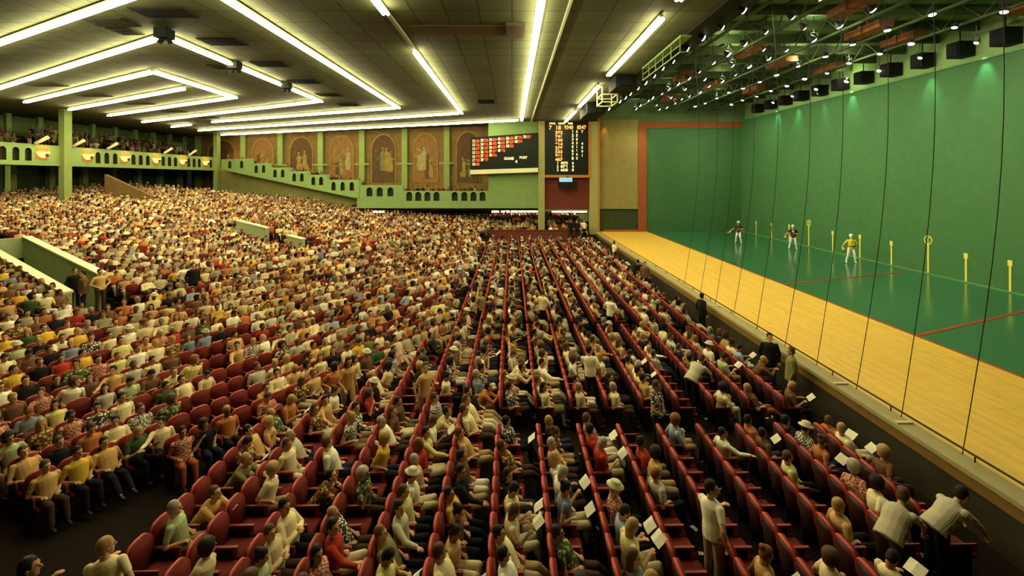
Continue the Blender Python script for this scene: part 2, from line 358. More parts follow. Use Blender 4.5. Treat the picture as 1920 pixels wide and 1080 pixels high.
def near(b, x): a = b.copy(); a.y = x; return a    # same X, given Y
c1, c2, c3, c4, c5, c6 = ph(978,226), ph(866,213), ph(748,203), ph(603,191), ph(443,184), ph(345,167)
runs = [
 (near(c1,9), c1, 'white fluorescent run along the ceiling, rightmost of the long ones left of the pale strip', ()),
 (near(c2,9), c2, 'white fluorescent run along the ceiling, second left of the pale strip', ((.26,.36),)),
 (near(c3,9), c3, 'white fluorescent run along the ceiling, third left of the pale strip', ()),
 (ph(308,69), c4, 'white fluorescent run along the ceiling with black junction boxes, fourth left of the pale strip', ()),
 (ph(288,136), c5, 'short lengthwise fluorescent run, nearest the left balcony', ()),
 (ph(415,253), c1-Vector((.3,0,0)), 'farthest slanting fluorescent run above the brown mural wall', ()),
 (ph(372,245), c2-Vector((.3,0,0)), 'second farthest slanting fluorescent run in front of the murals', ()),
 (ph(398,229), c3-Vector((.3,0,0)), 'slanting fluorescent run, third in front of the murals', ()),
 (ph(267,229), c4-Vector((.3,0,0)), 'slanting fluorescent run ending at the junction box run', ()),
 (ph(203,217), c5-Vector((.3,0,0)), 'slanting fluorescent run joined to the short lengthwise run', ()),
 (ph(322,238), ph(358,234), 'single short fluorescent batten near the left balcony pillar', ()),
 (ph(130,206), c6, 'free standing slanting fluorescent run inside the corner of lights', ()),
 (ph(47,192), ph(285,136), 'slanting fluorescent run starting at the left balcony corner of lights', ()),
 (PH(-60,184,HL), ph(302,71), 'long slanting fluorescent run from left edge to the black corner fitting', ()),
 (PH(-60,102,HL), ph(235,0)+(ph(235,0)-ph(0,83)).normalized()*3.3, 'nearest slanting fluorescent run at top left corner', ()),
]
for a, b, lab, g in runs: light_run(a, b, lab, g)
# run near the court
xr = 5.42
for (y0, y1, lab) in [(6.5, 15.2, 'nearest fluorescent run beside the catwalk, right of the pale strip'), (16.9,26.2,'bright fluorescent run right of the pale strip, beside the catwalk'), (29.2,37.6,'middle distance fluorescent run above the hanging frame'), (40.0,47.5,'farthest fluorescent run, above the tall scoreboard')]:
    light_run(Vector((xr,y0,EYE+HL)), Vector((xr,y1,EYE+HL)), lab)
for k, (x, y, H) in enumerate([(308,68,5.72),(440,126,5.72),(537,163,5.72)]):
    p = PH(x,y,H); b = MB().box(p+Vector((-.25,-.25,-.1)), p+Vector((.25,.25,.3))).tube(p+Vector((-.15,-.1,-.3)), p+Vector((.05,0,0)), .1, .07).tube(p+Vector((.2,.1,-.28)), p+Vector((.1,0,0)), .1, .07)
    tag(b.build('ceiling_camera', M['black']), ['black twin fitting at the corner of two light runs','black fitting midway along the slanted light run','small black fitting near far end of junction run'][k], 'fitting', 'black fittings on the light runs')
# vents
for k, (x, y, w_, l, m_) in enumerate([(308,22,1.9,1.0,'black'),(207,40,1.6,1.0,'dark_arch'),(418,77,1.7,1.0,'black'),(507,119,1.7,1.0,'black'),(571,152,1.7,1.0,'black'),(617,177,1.7,1.0,'black'),(655,196,1.7,1.0,'black'),(912,190,1.3,1.5,'black'),(85,158,2.2,.9,'dark_arch'),(175,178,2.2,.9,'dark_arch'),(258,193,2.2,.9,'dark_arch'),(323,208,2.2,.9,'dark_arch'),(235,57,.9,.9,'dark_arch'),(413,124,.9,.9,'dark_arch'),(385,220,2.2,.9,'dark_arch')]):
    p = PH(x, y, 6.06); t = MB()
    t.box((p.x-w_/2,p.y-l/2,ZC-.06),(p.x+w_/2,p.y+l/2,ZC-.005))
    for j in range(5): t.box((p.x-w_/2+.05,p.y-l/2+l*(j+.4)/5,ZC-.085),(p.x+w_/2-.05,p.y-l/2+l*(j+.55)/5,ZC-.06))
    lb = ['large black vent at top left beside the nearest light run','dim vent between the two top left light runs','black vent right of the black corner fitting','black vent, second beyond the corner fitting','black vent, third beyond the corner fitting','small black vent near the end of the junction box run','farthest small black vent left of the third long run','black square vent between the first and second long runs','dim slotted vent above left balcony edge','dim slotted vent above first left balcony pillar','dim slotted vent above the short batten','dim slotted vent near the single batten','small dim square plate left of the corner fitting','small dim square plate beside the second fitting','dim slotted vent near the far left pillar'][k]
    tag(t.build('ceiling_vent', M[m_]), lb, 'vent', 'vents in the ceiling')
# dark sheet for the shade where tubes are off, plus dark end box
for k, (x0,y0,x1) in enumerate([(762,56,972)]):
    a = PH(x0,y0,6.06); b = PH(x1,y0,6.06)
    tag(MB().box((a.x,a.y-.6,ZC-.05),(b.x-.1,a.y+.5,ZC-.004)).box((b.x-.5,a.y-.9,ZC-.12),(b.x+.25,a.y+.8,ZC-.004)).build('ceiling_shade_band', mat('painted_ceiling_shade',(0.10,0.075,0.035),.9)), 'painted shade band crossing the ceiling between two long light runs', 'panel')
# catwalk
ct = thing('catwalk', 'pale green hanging catwalk box with railing beside the floodlights', 'catwalk', (7.0,20,ZC-.5))
MB().box((6.95,19.2,ZC-.2),(7.4,24.9,ZC-.1)).build('deck', M['green_wall'], ct)
rl = MB()
for j in range(6):
    y = 19.3+1.1*j; rl.bar((6.96,y,ZC-.2),(6.96,y,ZC-.8),.03,.03); 
rl.bar((6.96,19.3,ZC-.8),(6.96,24.8,ZC-.8),.04,.04).bar((6.96,19.3,ZC-.5),(6.96,24.8,ZC-.5),.025,.025).bar((6.96,19.3,ZC-.8),(7.4,19.3,ZC-.8),.04,.04)
rl.build('railing', M['green_wall'], ct)
hf = MB()
for x in (5.9, 6.9):
    for y in (30.5, 32.3): hf.bar((x,y,ZC),(x,y,ZC-1.0),.07,.07)
for z in (ZC-1.0, ZC-.5):
    for y in (30.5,32.3): hf.bar((5.9,y,z),(6.9,y,z),.07,.07)
    for x in (5.9,6.9): hf.bar((x,30.5,z),(x,32.3,z),.07,.07)
tag(hf.build('hanging_frame', M['sign_white']), 'pale square frame hanging from ceiling near far end', 'frame')
tag(MB().box((6.0,26.9,ZC-.75),(7.1,28.9,ZC-.02)).box((6.2,26.8,ZC-.65),(6.9,26.9,ZC-.15)).build('air_unit', M['black']), 'black box unit under ceiling at end of the catwalk', 'air unit')
tag(MB().box((5.9,36.5,ZC-.9),(7.3,40.5,ZC-.02)).box((6.1,36.4,ZC-.8),(7.1,36.5,ZC-.15)).build('air_unit', M['black']), 'farther black box unit above the tall scoreboard', 'air unit')

# ---------------------------------------------------------------- end wall: pillars, scoreboards
zb = lambda y, Y: EYE+(HY-y)/F*Y
struct('wall_far_green', MB().box((-2.5,YW,zb(384,YW)), (2.75,YW+.35,ZC)), M['green_wall'], 'plain green wall behind the wide scoreboard')
for k, (x0, x1, m_, lab) in enumerate([(2.75,3.42,'yellow_pillar','yellow green pillar between the two scoreboards'),(8.15,8.95,'yellow_pillar','pillar right of the tall scoreboard, at the corner of the boards')]):
    t = MB().box((x0,YW-.5,ZF), (x1,YW+.3,ZC)); 
    if k: t.box((x1,YW-.5,ZF+1), (x1+.22,YW+.3,ZC+.4), 1)
    tag(t.build('pillar', [M[m_], M['orange_wood']]), lab, 'pillar', 'pillars')
sb = thing('scoreboard', 'wide black scoreboard with triangular table of red numbers on green wall', 'scoreboard', (-1,YW-.4,zb(318,YW)))
x0, x1 = -4.35, 2.7
MB().hexa([(x0,YW-.75,zb(319,YW)),(x1,YW-.75,zb(315,YW)),(x1,YW-.05,zb(315,YW)),(x0,YW-.05,zb(319,YW))],[(x0,YW-.75,zb(259,YW)),(x1,YW-.75,zb(250,YW)),(x1,YW-.05,zb(250,YW)),(x0,YW-.05,zb(259,YW))]).build('panel', M['board'], sb)
MB().hexa([(x0,YW-.85,zb(327,YW)),(x1,YW-.85,zb(323,YW)),(x1,YW-.05,zb(323,YW)),(x0,YW-.05,zb(327,YW))],[(x0,YW-.85,zb(319,YW)),(x1,YW-.85,zb(315,YW)),(x1,YW-.05,zb(315,YW)),(x0,YW-.05,zb(319,YW))]).build('valance', M['sign_white'], sb)
MB().bar((x0,YW-.4,zb(329,YW)),(x0+2.2,YW-.4,zb(328,YW)),.1,.1).box((x0+.8,YW-.5,zb(330,YW)),(x0+1.0,YW-.4,zb(326,YW))).build('bracket', M['maroon'], sb)
def text(body, loc, size, m_, parent, name='digits', spacing=1.0, sx=1.0):
    cu = bpy.data.curves.new(name, 'FONT'); cu.body = body; cu.size = size; cu.space_line = spacing; cu.extrude = .012; cu.offset = .012
    cu.materials.append(m_); o = bpy.data.objects.new(name, cu)
    dg = bpy.context.evaluated_depsgraph_get(); C.objects.link(o); bpy.context.view_layer.update()
    me = bpy.data.meshes.new_from_object(o.evaluated_get(bpy.context.evaluated_depsgraph_get())); me.name = name
    C.objects.unlink(o); bpy.data.objects.remove(o)
    ob = bpy.data.objects.new(name, me); C.objects.link(ob); ob.parent = parent
    ob.location = Vector(loc)-parent.location; ob.rotation_euler = (math.pi/2,0,0); ob.scale = (sx,1,1); return ob
px = lambda x, Y=YW-.78: (x-CX)/F*Y
rnd = random.Random(3)
for c, (x, n) in enumerate([(885,7),(901,6),(917,5),(933,4),(949,3),(965,2),(981,1)]):
    yt = 265-c*1.3
    lead = '\n'.join('%d%d' % (c+1, c+2+i) for i in range(n)); nums = '\n'.join('%d' % rnd.randint(120,989) for i in range(n))
    text(lead, (px(x),YW-.78,zb(yt+3,YW)), .40, M['dig_cream'], sb, 'digits', 1.0, .75)
    text(nums, (px(x+6.2),YW-.78,zb(yt+3,YW)), .40, M['dig_red'], sb, 'digits', 1.0, .75)
text('GAME', (px(945),YW-.78,zb(300,YW)), .38, M['dig_cream'], sb, 'lettering'); text('POST', (px(974),YW-.78,zb(298,YW)), .34, M['dig_cream'], sb, 'lettering')
text('4', (px(966),YW-.78,zb(306,YW)), .45, M['dig_cream'], sb)
tb = thing('scoreboard', 'tall black scoreboard with orange lit columns between two pillars', 'scoreboard', (5.8,YW-.3,zb(330,YW)))
MB().box((3.42,YW-.45,zb(328,YW)),(8.15,YW-.05,zb(228,YW))).build('panel', M['board'], tb)
MB().box((3.42,YW-.6,zb(333,YW)),(8.25,YW-.05,zb(328,YW))).box((8.0,YW-.55,zb(328,YW)),(8.25,YW-.05,zb(228,YW))).build('frame', M['orange_wood'], tb)
yb = YW-.48; pz = lambda y: zb(y, yb)
text('7', (px(1029,yb),yb,pz(243)), .6, M['dig_orange'], tb); text('18', (px(1041,yb),yb,pz(243)), .6, M['dig_orange'], tb)
text('9340', (px(1058,yb),yb,pz(242)), .55, M['dig_orange'], tb,sx=.85); text('8547', (px(1082,yb),yb,pz(242)), .55, M['dig_orange'], tb,sx=.85)
text('POOL    ODDS    TIME', (px(1030,yb),yb,pz(233)), .25, M['dig_cream'], tb, 'lettering')
text('\n'.join(['382','746','650','914','278','533','861','407']), (px(1041,yb),yb,pz(251)), .43, M['dig_orange'], tb, spacing=.94, sx=1.2)
text('\n'.join(['1','2','3','4','5','6','7','8']), (px(1072,yb),yb,pz(249)), .40, M['dig_cream'], tb, spacing=1.0)
text('\n'.join(['2','5','0','3','1','6','4','2']), (px(1080,yb),yb,pz(249)), .36, M['dig_cream'], tb, spacing=1.1)
text('\n'.join(['7','','','4','5','9','1']), (px(1090,yb),yb,pz(249)), .36, M['dig_cream'], tb, spacing=1.15)
text('1  4075    6\n2  8391    4\n3  6620    8', (px(1044,yb),yb,pz(308)), .38, M['dig_cream'], tb, spacing=.95)
mo = thing('monitor', 'blue lit television monitor hanging under the tall scoreboard', 'monitor', (px(1063,YW-1),YW-1,zb(352,YW-1)))
Ym = YW-1
MB().box((px(1048,Ym),Ym,zb(353,Ym)),(px(1082,Ym),Ym+.6,zb(340,Ym))).bar((px(1065,Ym),Ym+.3,zb(341,Ym)),(px(1065,Ym),Ym+.3,zb(330,Ym)),.12,.12).build('casing', M['black'], mo)
MB().box((px(1049,Ym),Ym-.06,zb(341,Ym)),(px(1073,Ym),Ym+.3,zb(333,Ym))).build('screen', M['screen_blue'], mo)
struct('wall_far_brown', MB().box((3.42,YW+.1,zb(394,YW)),(8.15,YW+.5,zb(330,YW))).box((3.42,YW-.05,zb(396,YW)),(8.15,YW+.1,zb(393,YW)),1), [M['maroon'],M['under_wall']], 'brown panel wall under the tall scoreboard')
# seating floor and wall behind, under the end balcony
struct('wall_far', MB().box((-17,55.5,ZF),(9.2,55.9,4.0)).box((-17,49.4,2.58),(9.2,55.5,2.75),1), [M['under_wall'],M['black']], 'wall at the back under the end balcony')
tr = MB()
for k in range(7): tr.box((-3.2,47.6+1.05*k,ZF-.1),(9.0,48.65+1.05*k,-.45+.16*k))
struct('stand_terrace', tr, M['carpet'], 'raised seating steps under the end balcony')
struct('stand_step', MB().box((5.6,45.9,ZF),(8.0,47.15,-.28)), M['carpet'], 'raised step beside the far right pillar')
tag(MB().box((-9.5,47.2,ZF),(7.0,47.5,.30)).box((-9.5,47.15,.30),(7.0,47.55,.36)).build('low_wall', M['maroon']), 'low dark red wall in front of the far end seating', 'wall')
for k, (xa, xb) in enumerate([(850,935),(940,1008),(700,735),(1035,1100)]):
    light_y = 54.8; a = P(xa,397,light_y); b = P(xb,397,light_y)
    t = thing('wall_light', ['long white light strip under the end balcony, left of two','long white light strip under end balcony beside the pillar','short white light strip under the left end of the balcony','white light strip below the brown panel'][k], 'light', (a+b)/2, 'light strips under the end balcony')
    MB().bar(a+Vector((0,.12,.02)), b+Vector((0,.12,.02)), .1, .2).build('housing', M['tube_housing'], t); MB().bar(a, b, .08, .12).build('tube', M['tube'], t)

# ---------------------------------------------------------------- mural wall and balconies
mw = lambda X: 53.2 - .316*(X+2.7)        # plan line of the mural wall
mx = [-44.5, -36.6, -30.6, -24.5, -18.6, -12.9, -7.6, -2.5]
struct('wall_far_mural', MB().prism([(-46,mw(-46)),(-2.3,mw(-2.3)),(-2.3,mw(-2.3)+.4),(-46,mw(-46)+.4)], 1.5, ZC), M['mural'], 'brown wall carrying the murals')
# murals
mus = [mat('mural_tone_%s' % n, c, .85, noise=.5, nscale=2.2) for n, c in (('ochre',(.26,.17,.04)),('olive',(.13,.14,.05)),('umber',(.09,.05,.02)),('cream',(.27,.22,.09)),('rust',(.20,.105,.03)))]
def mural(k, xa, xb):
    ya, yb_ = mw(xa), mw(xb); c = Vector(((xa+xb)/2, (ya+yb_)/2, 8.1)); d = Vector((xb-xa, yb_-ya, 0)); L = d.length; d.normalize(); nrm = Vector((d.y,-d.x,0))
    if nrm.y > 0: nrm = -nrm
    t = thing('mural', 'brown arched wall mural behind the balcony, %s of the bays from left' % ordinal(k+1), 'mural', c+nrm*.05-Vector((0,0,3)), 'arched murals on the brown wall')
    rr = random.Random(20+k); hw = L*.33
    pt = lambda a, z, o: c + d*a + Vector((0,0,z)) + nrm*o
    ar = MB()
    prev = None
    pts = [(-hw,-3.0)]+[(hw*math.cos(math.pi-math.pi*i/14), 1.0+1.9*math.sin(math.pi*i/14)) for i in range(15)]+[(hw,-3.0)]
    for a, b in zip(pts, pts[1:]): ar.bar(pt(a[0],a[1],.05), pt(b[0],b[1],.05), .12, .16)
    ar.build('arch_outline', mus[0], t)
    n = len(pts); fl = MB(); fl.add([pt(a,z,.02) for a, z in pts]+[pt(a,z,.05) for a, z in pts], [tuple(range(n)), tuple(range(n,2*n))[::-1]]+[(i,(i+1)%n,n+(i+1)%n,n+i) for i in range(n)])
    fl.build('arch_field', mus[4 if k % 2 else 2], t)
    for j in range(4):   # standing figures in low relief
        a0 = rr.uniform(-hw*.6,hw*.6); z0 = rr.uniform(-2.6,-1.4); h = rr.uniform(1.6,3.0); f = MB()
        f.loft([[pt(a0+s_*wd*math.cos(q), z0+h*zz, .06+.05*math.sin(q)) for q in [2*math.pi*i/8 for i in range(8)]] for s_, (wd, zz) in zip([1]*6, ((.30,0),(.42,.3),(.28,.55),(.40,.72),(.12,.82),(.10,.84)))])
        hh = pt(a0, z0+h*.92, .08); f.ell(hh, (.17,.08,.2))
        f.bar(pt(a0+.3,z0+h*.7,.08), pt(a0+rr.choice((-1,1))*.8, z0+h*rr.uniform(.45,.95),.08), .08, .12)
        f.build('relief_figure', mus[rr.choice((0,1,3,2))], t)
for k in range(7): mural(k, mx[k]+.4, mx[k+1]-.4)
for k, x in enumerate(mx[:-1]):
    y = mw(x); t = MB().box((x-.33,y-.55,2.0),(x+.33,y+.1,ZC)); t.box((x-.9,y-.62,EYE+1.75),(x+.9,y-.52,EYE+1.95))
    tag(t.build('pilaster', M['green_pillar']), 'narrow green pilaster between murals, %s from left' % ordinal(k+1), 'pillar', 'pilasters between murals')

def arch_cut(ob, centers, wdt, h, z0s, nrm, along, depth=.3):
    """real arched recesses cut into a parapet"""
    m_ = MB()
    for c, z0 in zip(centers, z0s):
        pts = [(-wdt/2,0),(wdt/2,0)]+[(wdt/2*math.cos(math.pi*i/8), h-wdt/2+wdt/2*math.sin(math.pi*i/8)) for i in range(9)]
        n = len(pts)
        q = lambda a, z, o: Vector((c[0],c[1],z0+z))+along*a+nrm*o
        m_.add([q(a,z,.25) for a, z in pts]+[q(a,z,-depth) for a, z in pts], [tuple(range(n)), tuple(range(n,2*n))[::-1]]+[((i+1)%n,i,n+i,n+(i+1)%n) for i in range(n)])
    cut = m_.build('cutter', M['dark_arch'])  # recess faces get a dark colour standing in for the shade inside
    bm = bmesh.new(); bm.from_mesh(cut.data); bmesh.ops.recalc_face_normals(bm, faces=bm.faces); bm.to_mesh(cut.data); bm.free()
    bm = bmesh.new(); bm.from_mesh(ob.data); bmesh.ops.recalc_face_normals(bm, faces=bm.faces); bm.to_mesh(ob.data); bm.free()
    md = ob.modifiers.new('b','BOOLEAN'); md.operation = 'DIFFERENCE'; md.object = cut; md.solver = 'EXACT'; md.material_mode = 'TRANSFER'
    bpy.context.view_layer.update()
    me = bpy.data.meshes.new_from_object(ob.evaluated_get(bpy.context.evaluated_depsgraph_get()))
    ob.modifiers.clear(); ob.data = me; bpy.data.objects.remove(cut)

# left balcony
XL = -39.1; zt, z0 = 8.3, 6.72
lb = struct('balcony_left', MB().box((XL,8,z0),(XL-.45,62.5,zt)), M['green_wall'], 'green parapet of the left balcony with arched recesses')
cs = []; 
lampY = [38.8+4.12*k-12.36 for k in range(10)]
for Y in lampY[:-1]:
    if abs(Y-38.8) < .5: continue
    for j in (-1,0,1): cs.append((XL, Y+2.06+j*.95 ))
cs = [c for c in cs if c[1] < 61]
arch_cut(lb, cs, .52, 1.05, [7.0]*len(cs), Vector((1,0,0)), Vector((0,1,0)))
struct('trim_9', MB().box((XL+.04,8,zt),(XL-.5,62.5,zt+.07)).box((XL+.05,8,z0-.08),(XL-.5,62.5,z0)), M['green_pillar'], 'trim along the left balcony parapet')
bl = MB().box((XL-.45,8,z0),(XL-8.9,66,z0+.2))
for k in range(5): bl.box((XL-1.6-1.0*k,8,z0+.2),(-48,66,z0+.5+.55*k))
struct('balcony_left_floor', bl, M['carpet'], 'floor steps of left balcony')
struct('wall_left_upper', MB().box((-46.6,8,8.4),(-46.4,39,10.6)).box((-46.6,64,8.4),(-46.4,66,10.6)), M['green_wall'], 'green panel behind left balcony')
for k in range(9):
    y = 42.6+2.9*k
    tag(MB().box((-46.5,y,z0+1.4),(-46.2,y+.45,ZC)).build('mullion', M['green_wall']), 'narrow green post at back of left balcony, %s from left' % ordinal(k+1), 'post', 'posts at the back of left balcony')
tag(MB().hexa([(-44.8,34.5,8.2),(-44.8,38.8,8.2),(-44.6,38.8,8.2),(-44.6,34.5,8.2)],[(-44.8,33.5,10.2),(-44.8,34.0,10.2),(-44.6,34.0,10.2),(-44.6,33.5,10.2)]).build('stair_wall', M['under_wall']), 'sloping stair wall on the left balcony', 'stair wall')
for k, Y in enumerate([40.7, 61.6, 20.5]):
    wd = .36
    t = thing('column', ['square green column crossing the left balcony, nearer one','square green column where left and end balconies meet','square green column outside the left edge'][k], 'column', (XL+.2,Y,ZF), 'columns at the left balcony')
    MB().box((XL-.15,Y-wd,ZF),(XL+.35,Y+wd,ZC)).build('shaft', M['green_pillar'], t)
for k, Y in enumerate(lampY):
    z = 7.62; t = thing('wall_sconce', 'amber lit wall lamp on left balcony parapet, %s from left' % ordinal(k+1), 'lamp', (XL+.02,Y,z-.3), 'amber lamps on the left balcony parapet')
    pr = MB(); pr.loft([[Vector((XL+.02+max(0,math.sin(a))*r, Y+math.cos(a)*r*1.5, z+h)) for a in [math.pi*i/10 for i in range(11)]] for r, h in ((.08,-.35),(.28,-.15),(.36,.1),(.38,.15))])
    pr.build('bowl', M['warm_bulb'], t, smooth=True)
    MB().box((XL+.005,Y-.5,z-.5),(XL+.03,Y+.5,z+.5)).build('back_plate', M['orange_wood'], t)
    MB().ell((XL+.42,Y,z-.12),(.06,.16,.16)).build('emblem', M['metal_dark'], t)
    if k in range(2, 10):
        d = bpy.data.lights.new('sconce_light','POINT'); d.energy = 45; d.color = (1,.55,.2); d.shadow_soft_size = .15
        o = bpy.data.objects.new('sconce_light', d); o.location = (XL+.7,Y,z+.35); C.objects.link(o)
for k, (x, Y) in enumerate([(62,0),(133,0),(198,0),(305,0),(352,0)]):
    Yp = F*(-XL)/(CX-x); t = MB(); a = Vector((XL+.15,Yp,zt+.1)); t.tube(a, a+Vector((.35,.75,.62)), .12, .15, n=8); t.bar(a-Vector((0,0,.1)), a+Vector((.1,.2,.2)), .06,.06)
    tag(t.build('parapet_spotlight', M['cap'], smooth=True), 'small white tilted spotlight on left balcony rail, %s from left' % ordinal(k+1), 'spotlight', 'spotlights on the left balcony rail')
# under left balcony
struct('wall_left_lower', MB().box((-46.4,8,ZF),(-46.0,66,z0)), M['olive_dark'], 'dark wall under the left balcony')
for k in range(9):
    y = 35+3.6*k
    tag(MB().box((-45.9,y,2.5),(-45.4,y+.55,z0)).build('post', M['green_pillar']), 'green post in the dark under left balcony, %s from left' % ordinal(k+1), 'post', 'posts under left balcony')
t = MB(); a = P(196,327,44); b = P(285,368,44)
tag(t.hexa([a-Vector((0,0,1.6)), b-Vector((0,0,1.6)), b+Vector((0,.35,-1.6)), a+Vector((0,.35,-1.6))],[a,b,b+Vector((0,.35,0)),a+Vector((0,.35,0))]).build('stair_wall', M['mural']), 'sloping ochre stair wall under the left balcony', 'stair wall')
t = thing('wall_light', 'pale lit panel under left balcony at left edge', 'light', (-45.8,38.5,5.6)); MB().box((-45.9,36.5,5.5),(-45.75,41.0,5.75)).build('panel', M['tube'], t)

# slanted end balcony in steps
p0 = Vector((-37.4,60.0)); p1 = Vector((-16.3,49.0))
def onl(x):   # point of the slanted line seen at pixel column x
    tt = (x-CX)/F; d = p1-p0; k = (tt*p0.y-p0.x)/(d.x-tt*d.y); return p0+d*k, k
steps = [(415,470,298),(470,505,306),(505,541,314),(541,577,321),(577,613,327.5),(613,673,337)]
al = (p1-p0).normalized(); al3 = Vector((al.x,al.y,0)); nm = Vector((al.y,-al.x,0)); nm = nm if nm.y < 0 else -nm; nm_end = nm.copy()
bz = lambda k: 6.87+(3.60-6.87)*k
for i_, (xa, xb, yt_) in enumerate(steps):
    (a, ka), (b, kb) = onl(xa), onl(xb); m_ = (a+b)/2
    top = zb(yt_, m_.y); bk = -Vector((nm.x,nm.y,0))*.4; sl = MB(); cc = []; zz = []
    lo = [Vector((*a,bz(ka))), Vector((*b,bz(kb)))]
    sl.hexa([lo[0],lo[1],lo[1]+bk,lo[0]+bk],[Vector((*a,top)),Vector((*b,top)),Vector((*b,top))+bk,Vector((*a,top))+bk])
    n = 3 if xb == 673 else 2
    for j in range(n):
        c = a+(b-a)*((j+.75)/(n+.5)); cc.append(tuple(c)); zz.append(top-1.16)
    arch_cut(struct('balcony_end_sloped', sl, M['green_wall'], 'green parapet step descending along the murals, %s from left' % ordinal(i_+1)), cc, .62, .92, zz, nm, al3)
struct('trim_10', MB().bar((*p0,bz(0)-.03), (*p1,bz(1)-.03), .55, .12), M['green_pillar'], 'edge under the stepped parapet')
fb = MB()
for k in range(12):
    a = p0+(p1-p0)*(k/12); b = p0+(p1-p0)*((k+1)/12); z = bz((k+.5)/12)
    bkd = -Vector(nm.xy); tm = lambda q: (53.2-.316*(q.x+2.7)-q.y)/(bkd.y+.316*bkd.x)
    fb.prism([tuple(a+bkd*.35),tuple(b+bkd*.35),tuple(b+bkd*tm(b)),tuple(a+bkd*tm(a))], z, z+.2)
struct('balcony_end_floor', fb, M['carpet'], 'floor of the descending balcony')
uw = Vector(nm.xy)*-1.2
a, b = p0+uw, p1+uw
struct('wall_far_lower', MB().hexa([(a.x-3,a.y+1.5,ZF),(b.x,b.y,ZF),(b.x+.2,b.y+.3,ZF),(a.x-3,a.y+1.9,ZF)],[(a.x-3,a.y+1.5,7.2),(b.x,b.y,3.7),(b.x+.2,b.y+.3,3.7),(a.x-3,a.y+1.9,7.2)]), M['under_wall'], 'ochre green wall below the stepped balcony')
# low end balcony
lo_ = MB().box((p1.x,YW-.2,2.58),(px(757,YW),YW+.2,zb(347,YW))).box((px(757,YW),YW-.2,2.58),(px(917,YW),YW+.2,zb(358,YW))).box((px(917,YW),YW-.2,2.58),(2.75,YW-.02,zb(352,YW)))
lo2 = struct('balcony_end_level', lo_, M['green_wall'], 'level green parapet of the end balcony')
cx_ = [694,713,733]+[768,785,802,819, 853,871,888,905]
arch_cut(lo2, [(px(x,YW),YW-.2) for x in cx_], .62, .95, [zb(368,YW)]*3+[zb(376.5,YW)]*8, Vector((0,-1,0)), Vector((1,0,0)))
struct('trim_11', MB().box((p1.x-.1,YW-.28,2.45),(2.75,YW+.1,2.6)).box((p1.x-.1,YW+.1,2.2),(2.75,YW+.3,2.45),1), [M['green_pillar'],M['black']], 'edge under the level parapet')
struct('balcony_end_level_floor', MB().prism([(p1.x,YW+.2),(-2.5,YW+.2),(-2.5,mw(-2.5)),(p1.x,mw(p1.x))], 2.75, 3.3), M['carpet'], 'floor of the level end balcony')

# ---------------------------------------------------------------- raked floor of the left stands
def clip(poly, a, b, c):      # keep a*x+b*y <= c
    out = []
    for i in range(len(poly)):
        p, q = poly[i], poly[(i+1)%len(poly)]; dp, dq = a*p[0]+b*p[1]-c, a*q[0]+b*q[1]-c
        if dp <= 0: out.append(p)
        if dp*dq < 0: t = dp/(dp-dq); out.append((p[0]+(q[0]-p[0])*t, p[1]+(q[1]-p[1])*t))
    return out
vom = [(7.5,9.35,24.4,36.0),(19.9,21.6,27.0,37.0)]      # w0, w1, s0, s1 of the two stair wells
PITCH = .93; st = MB(); s = 14.0; srows = []
while s < 74:
    z = zL(s); cuts = [-30]
    for (w0,w1,s0,s1) in vom:
        if s0-.3 < s < s1: cuts += [w0, None, w1]
    cuts.append(90); segs = []; cur = cuts[0]; k = 1
    while k < len(cuts):
        if cuts[k] is None: k += 1; continue
        if k+1 < len(cuts) and cuts[k+1] is None: segs.append((cur, cuts[k])); cur = cuts[k+2]; k += 3; continue
        segs.append((cur, cuts[k])); cur = cuts[k]; k += 1
    for w0, w1 in segs:
        poly = [SW(s-.47,w0), SW(s+.46,w0), SW(s+.46,w1), SW(s-.47,w1)]
        for cl in ((1,0,-2.3),(-1,0,46.0),(0,1,56.0 if True else 0),(0,-1,8.0)): poly = clip(poly, *cl) if len(poly) > 2 else poly
        if len(poly) > 2:
            # stay in front of the wall under the sloped balcony
            n2 = -Vector(nm.xy); poly = clip(poly, n2.x, n2.y, n2.dot(p0+uw)+.1) if max(p[0] for p in poly) < -14 else poly
        if len(poly) > 2: st.prism(poly, ZF-.1, z)
    s += PITCH
struct('stand_floor', st, M['carpet'], 'stepped dark floor of the raked stands')
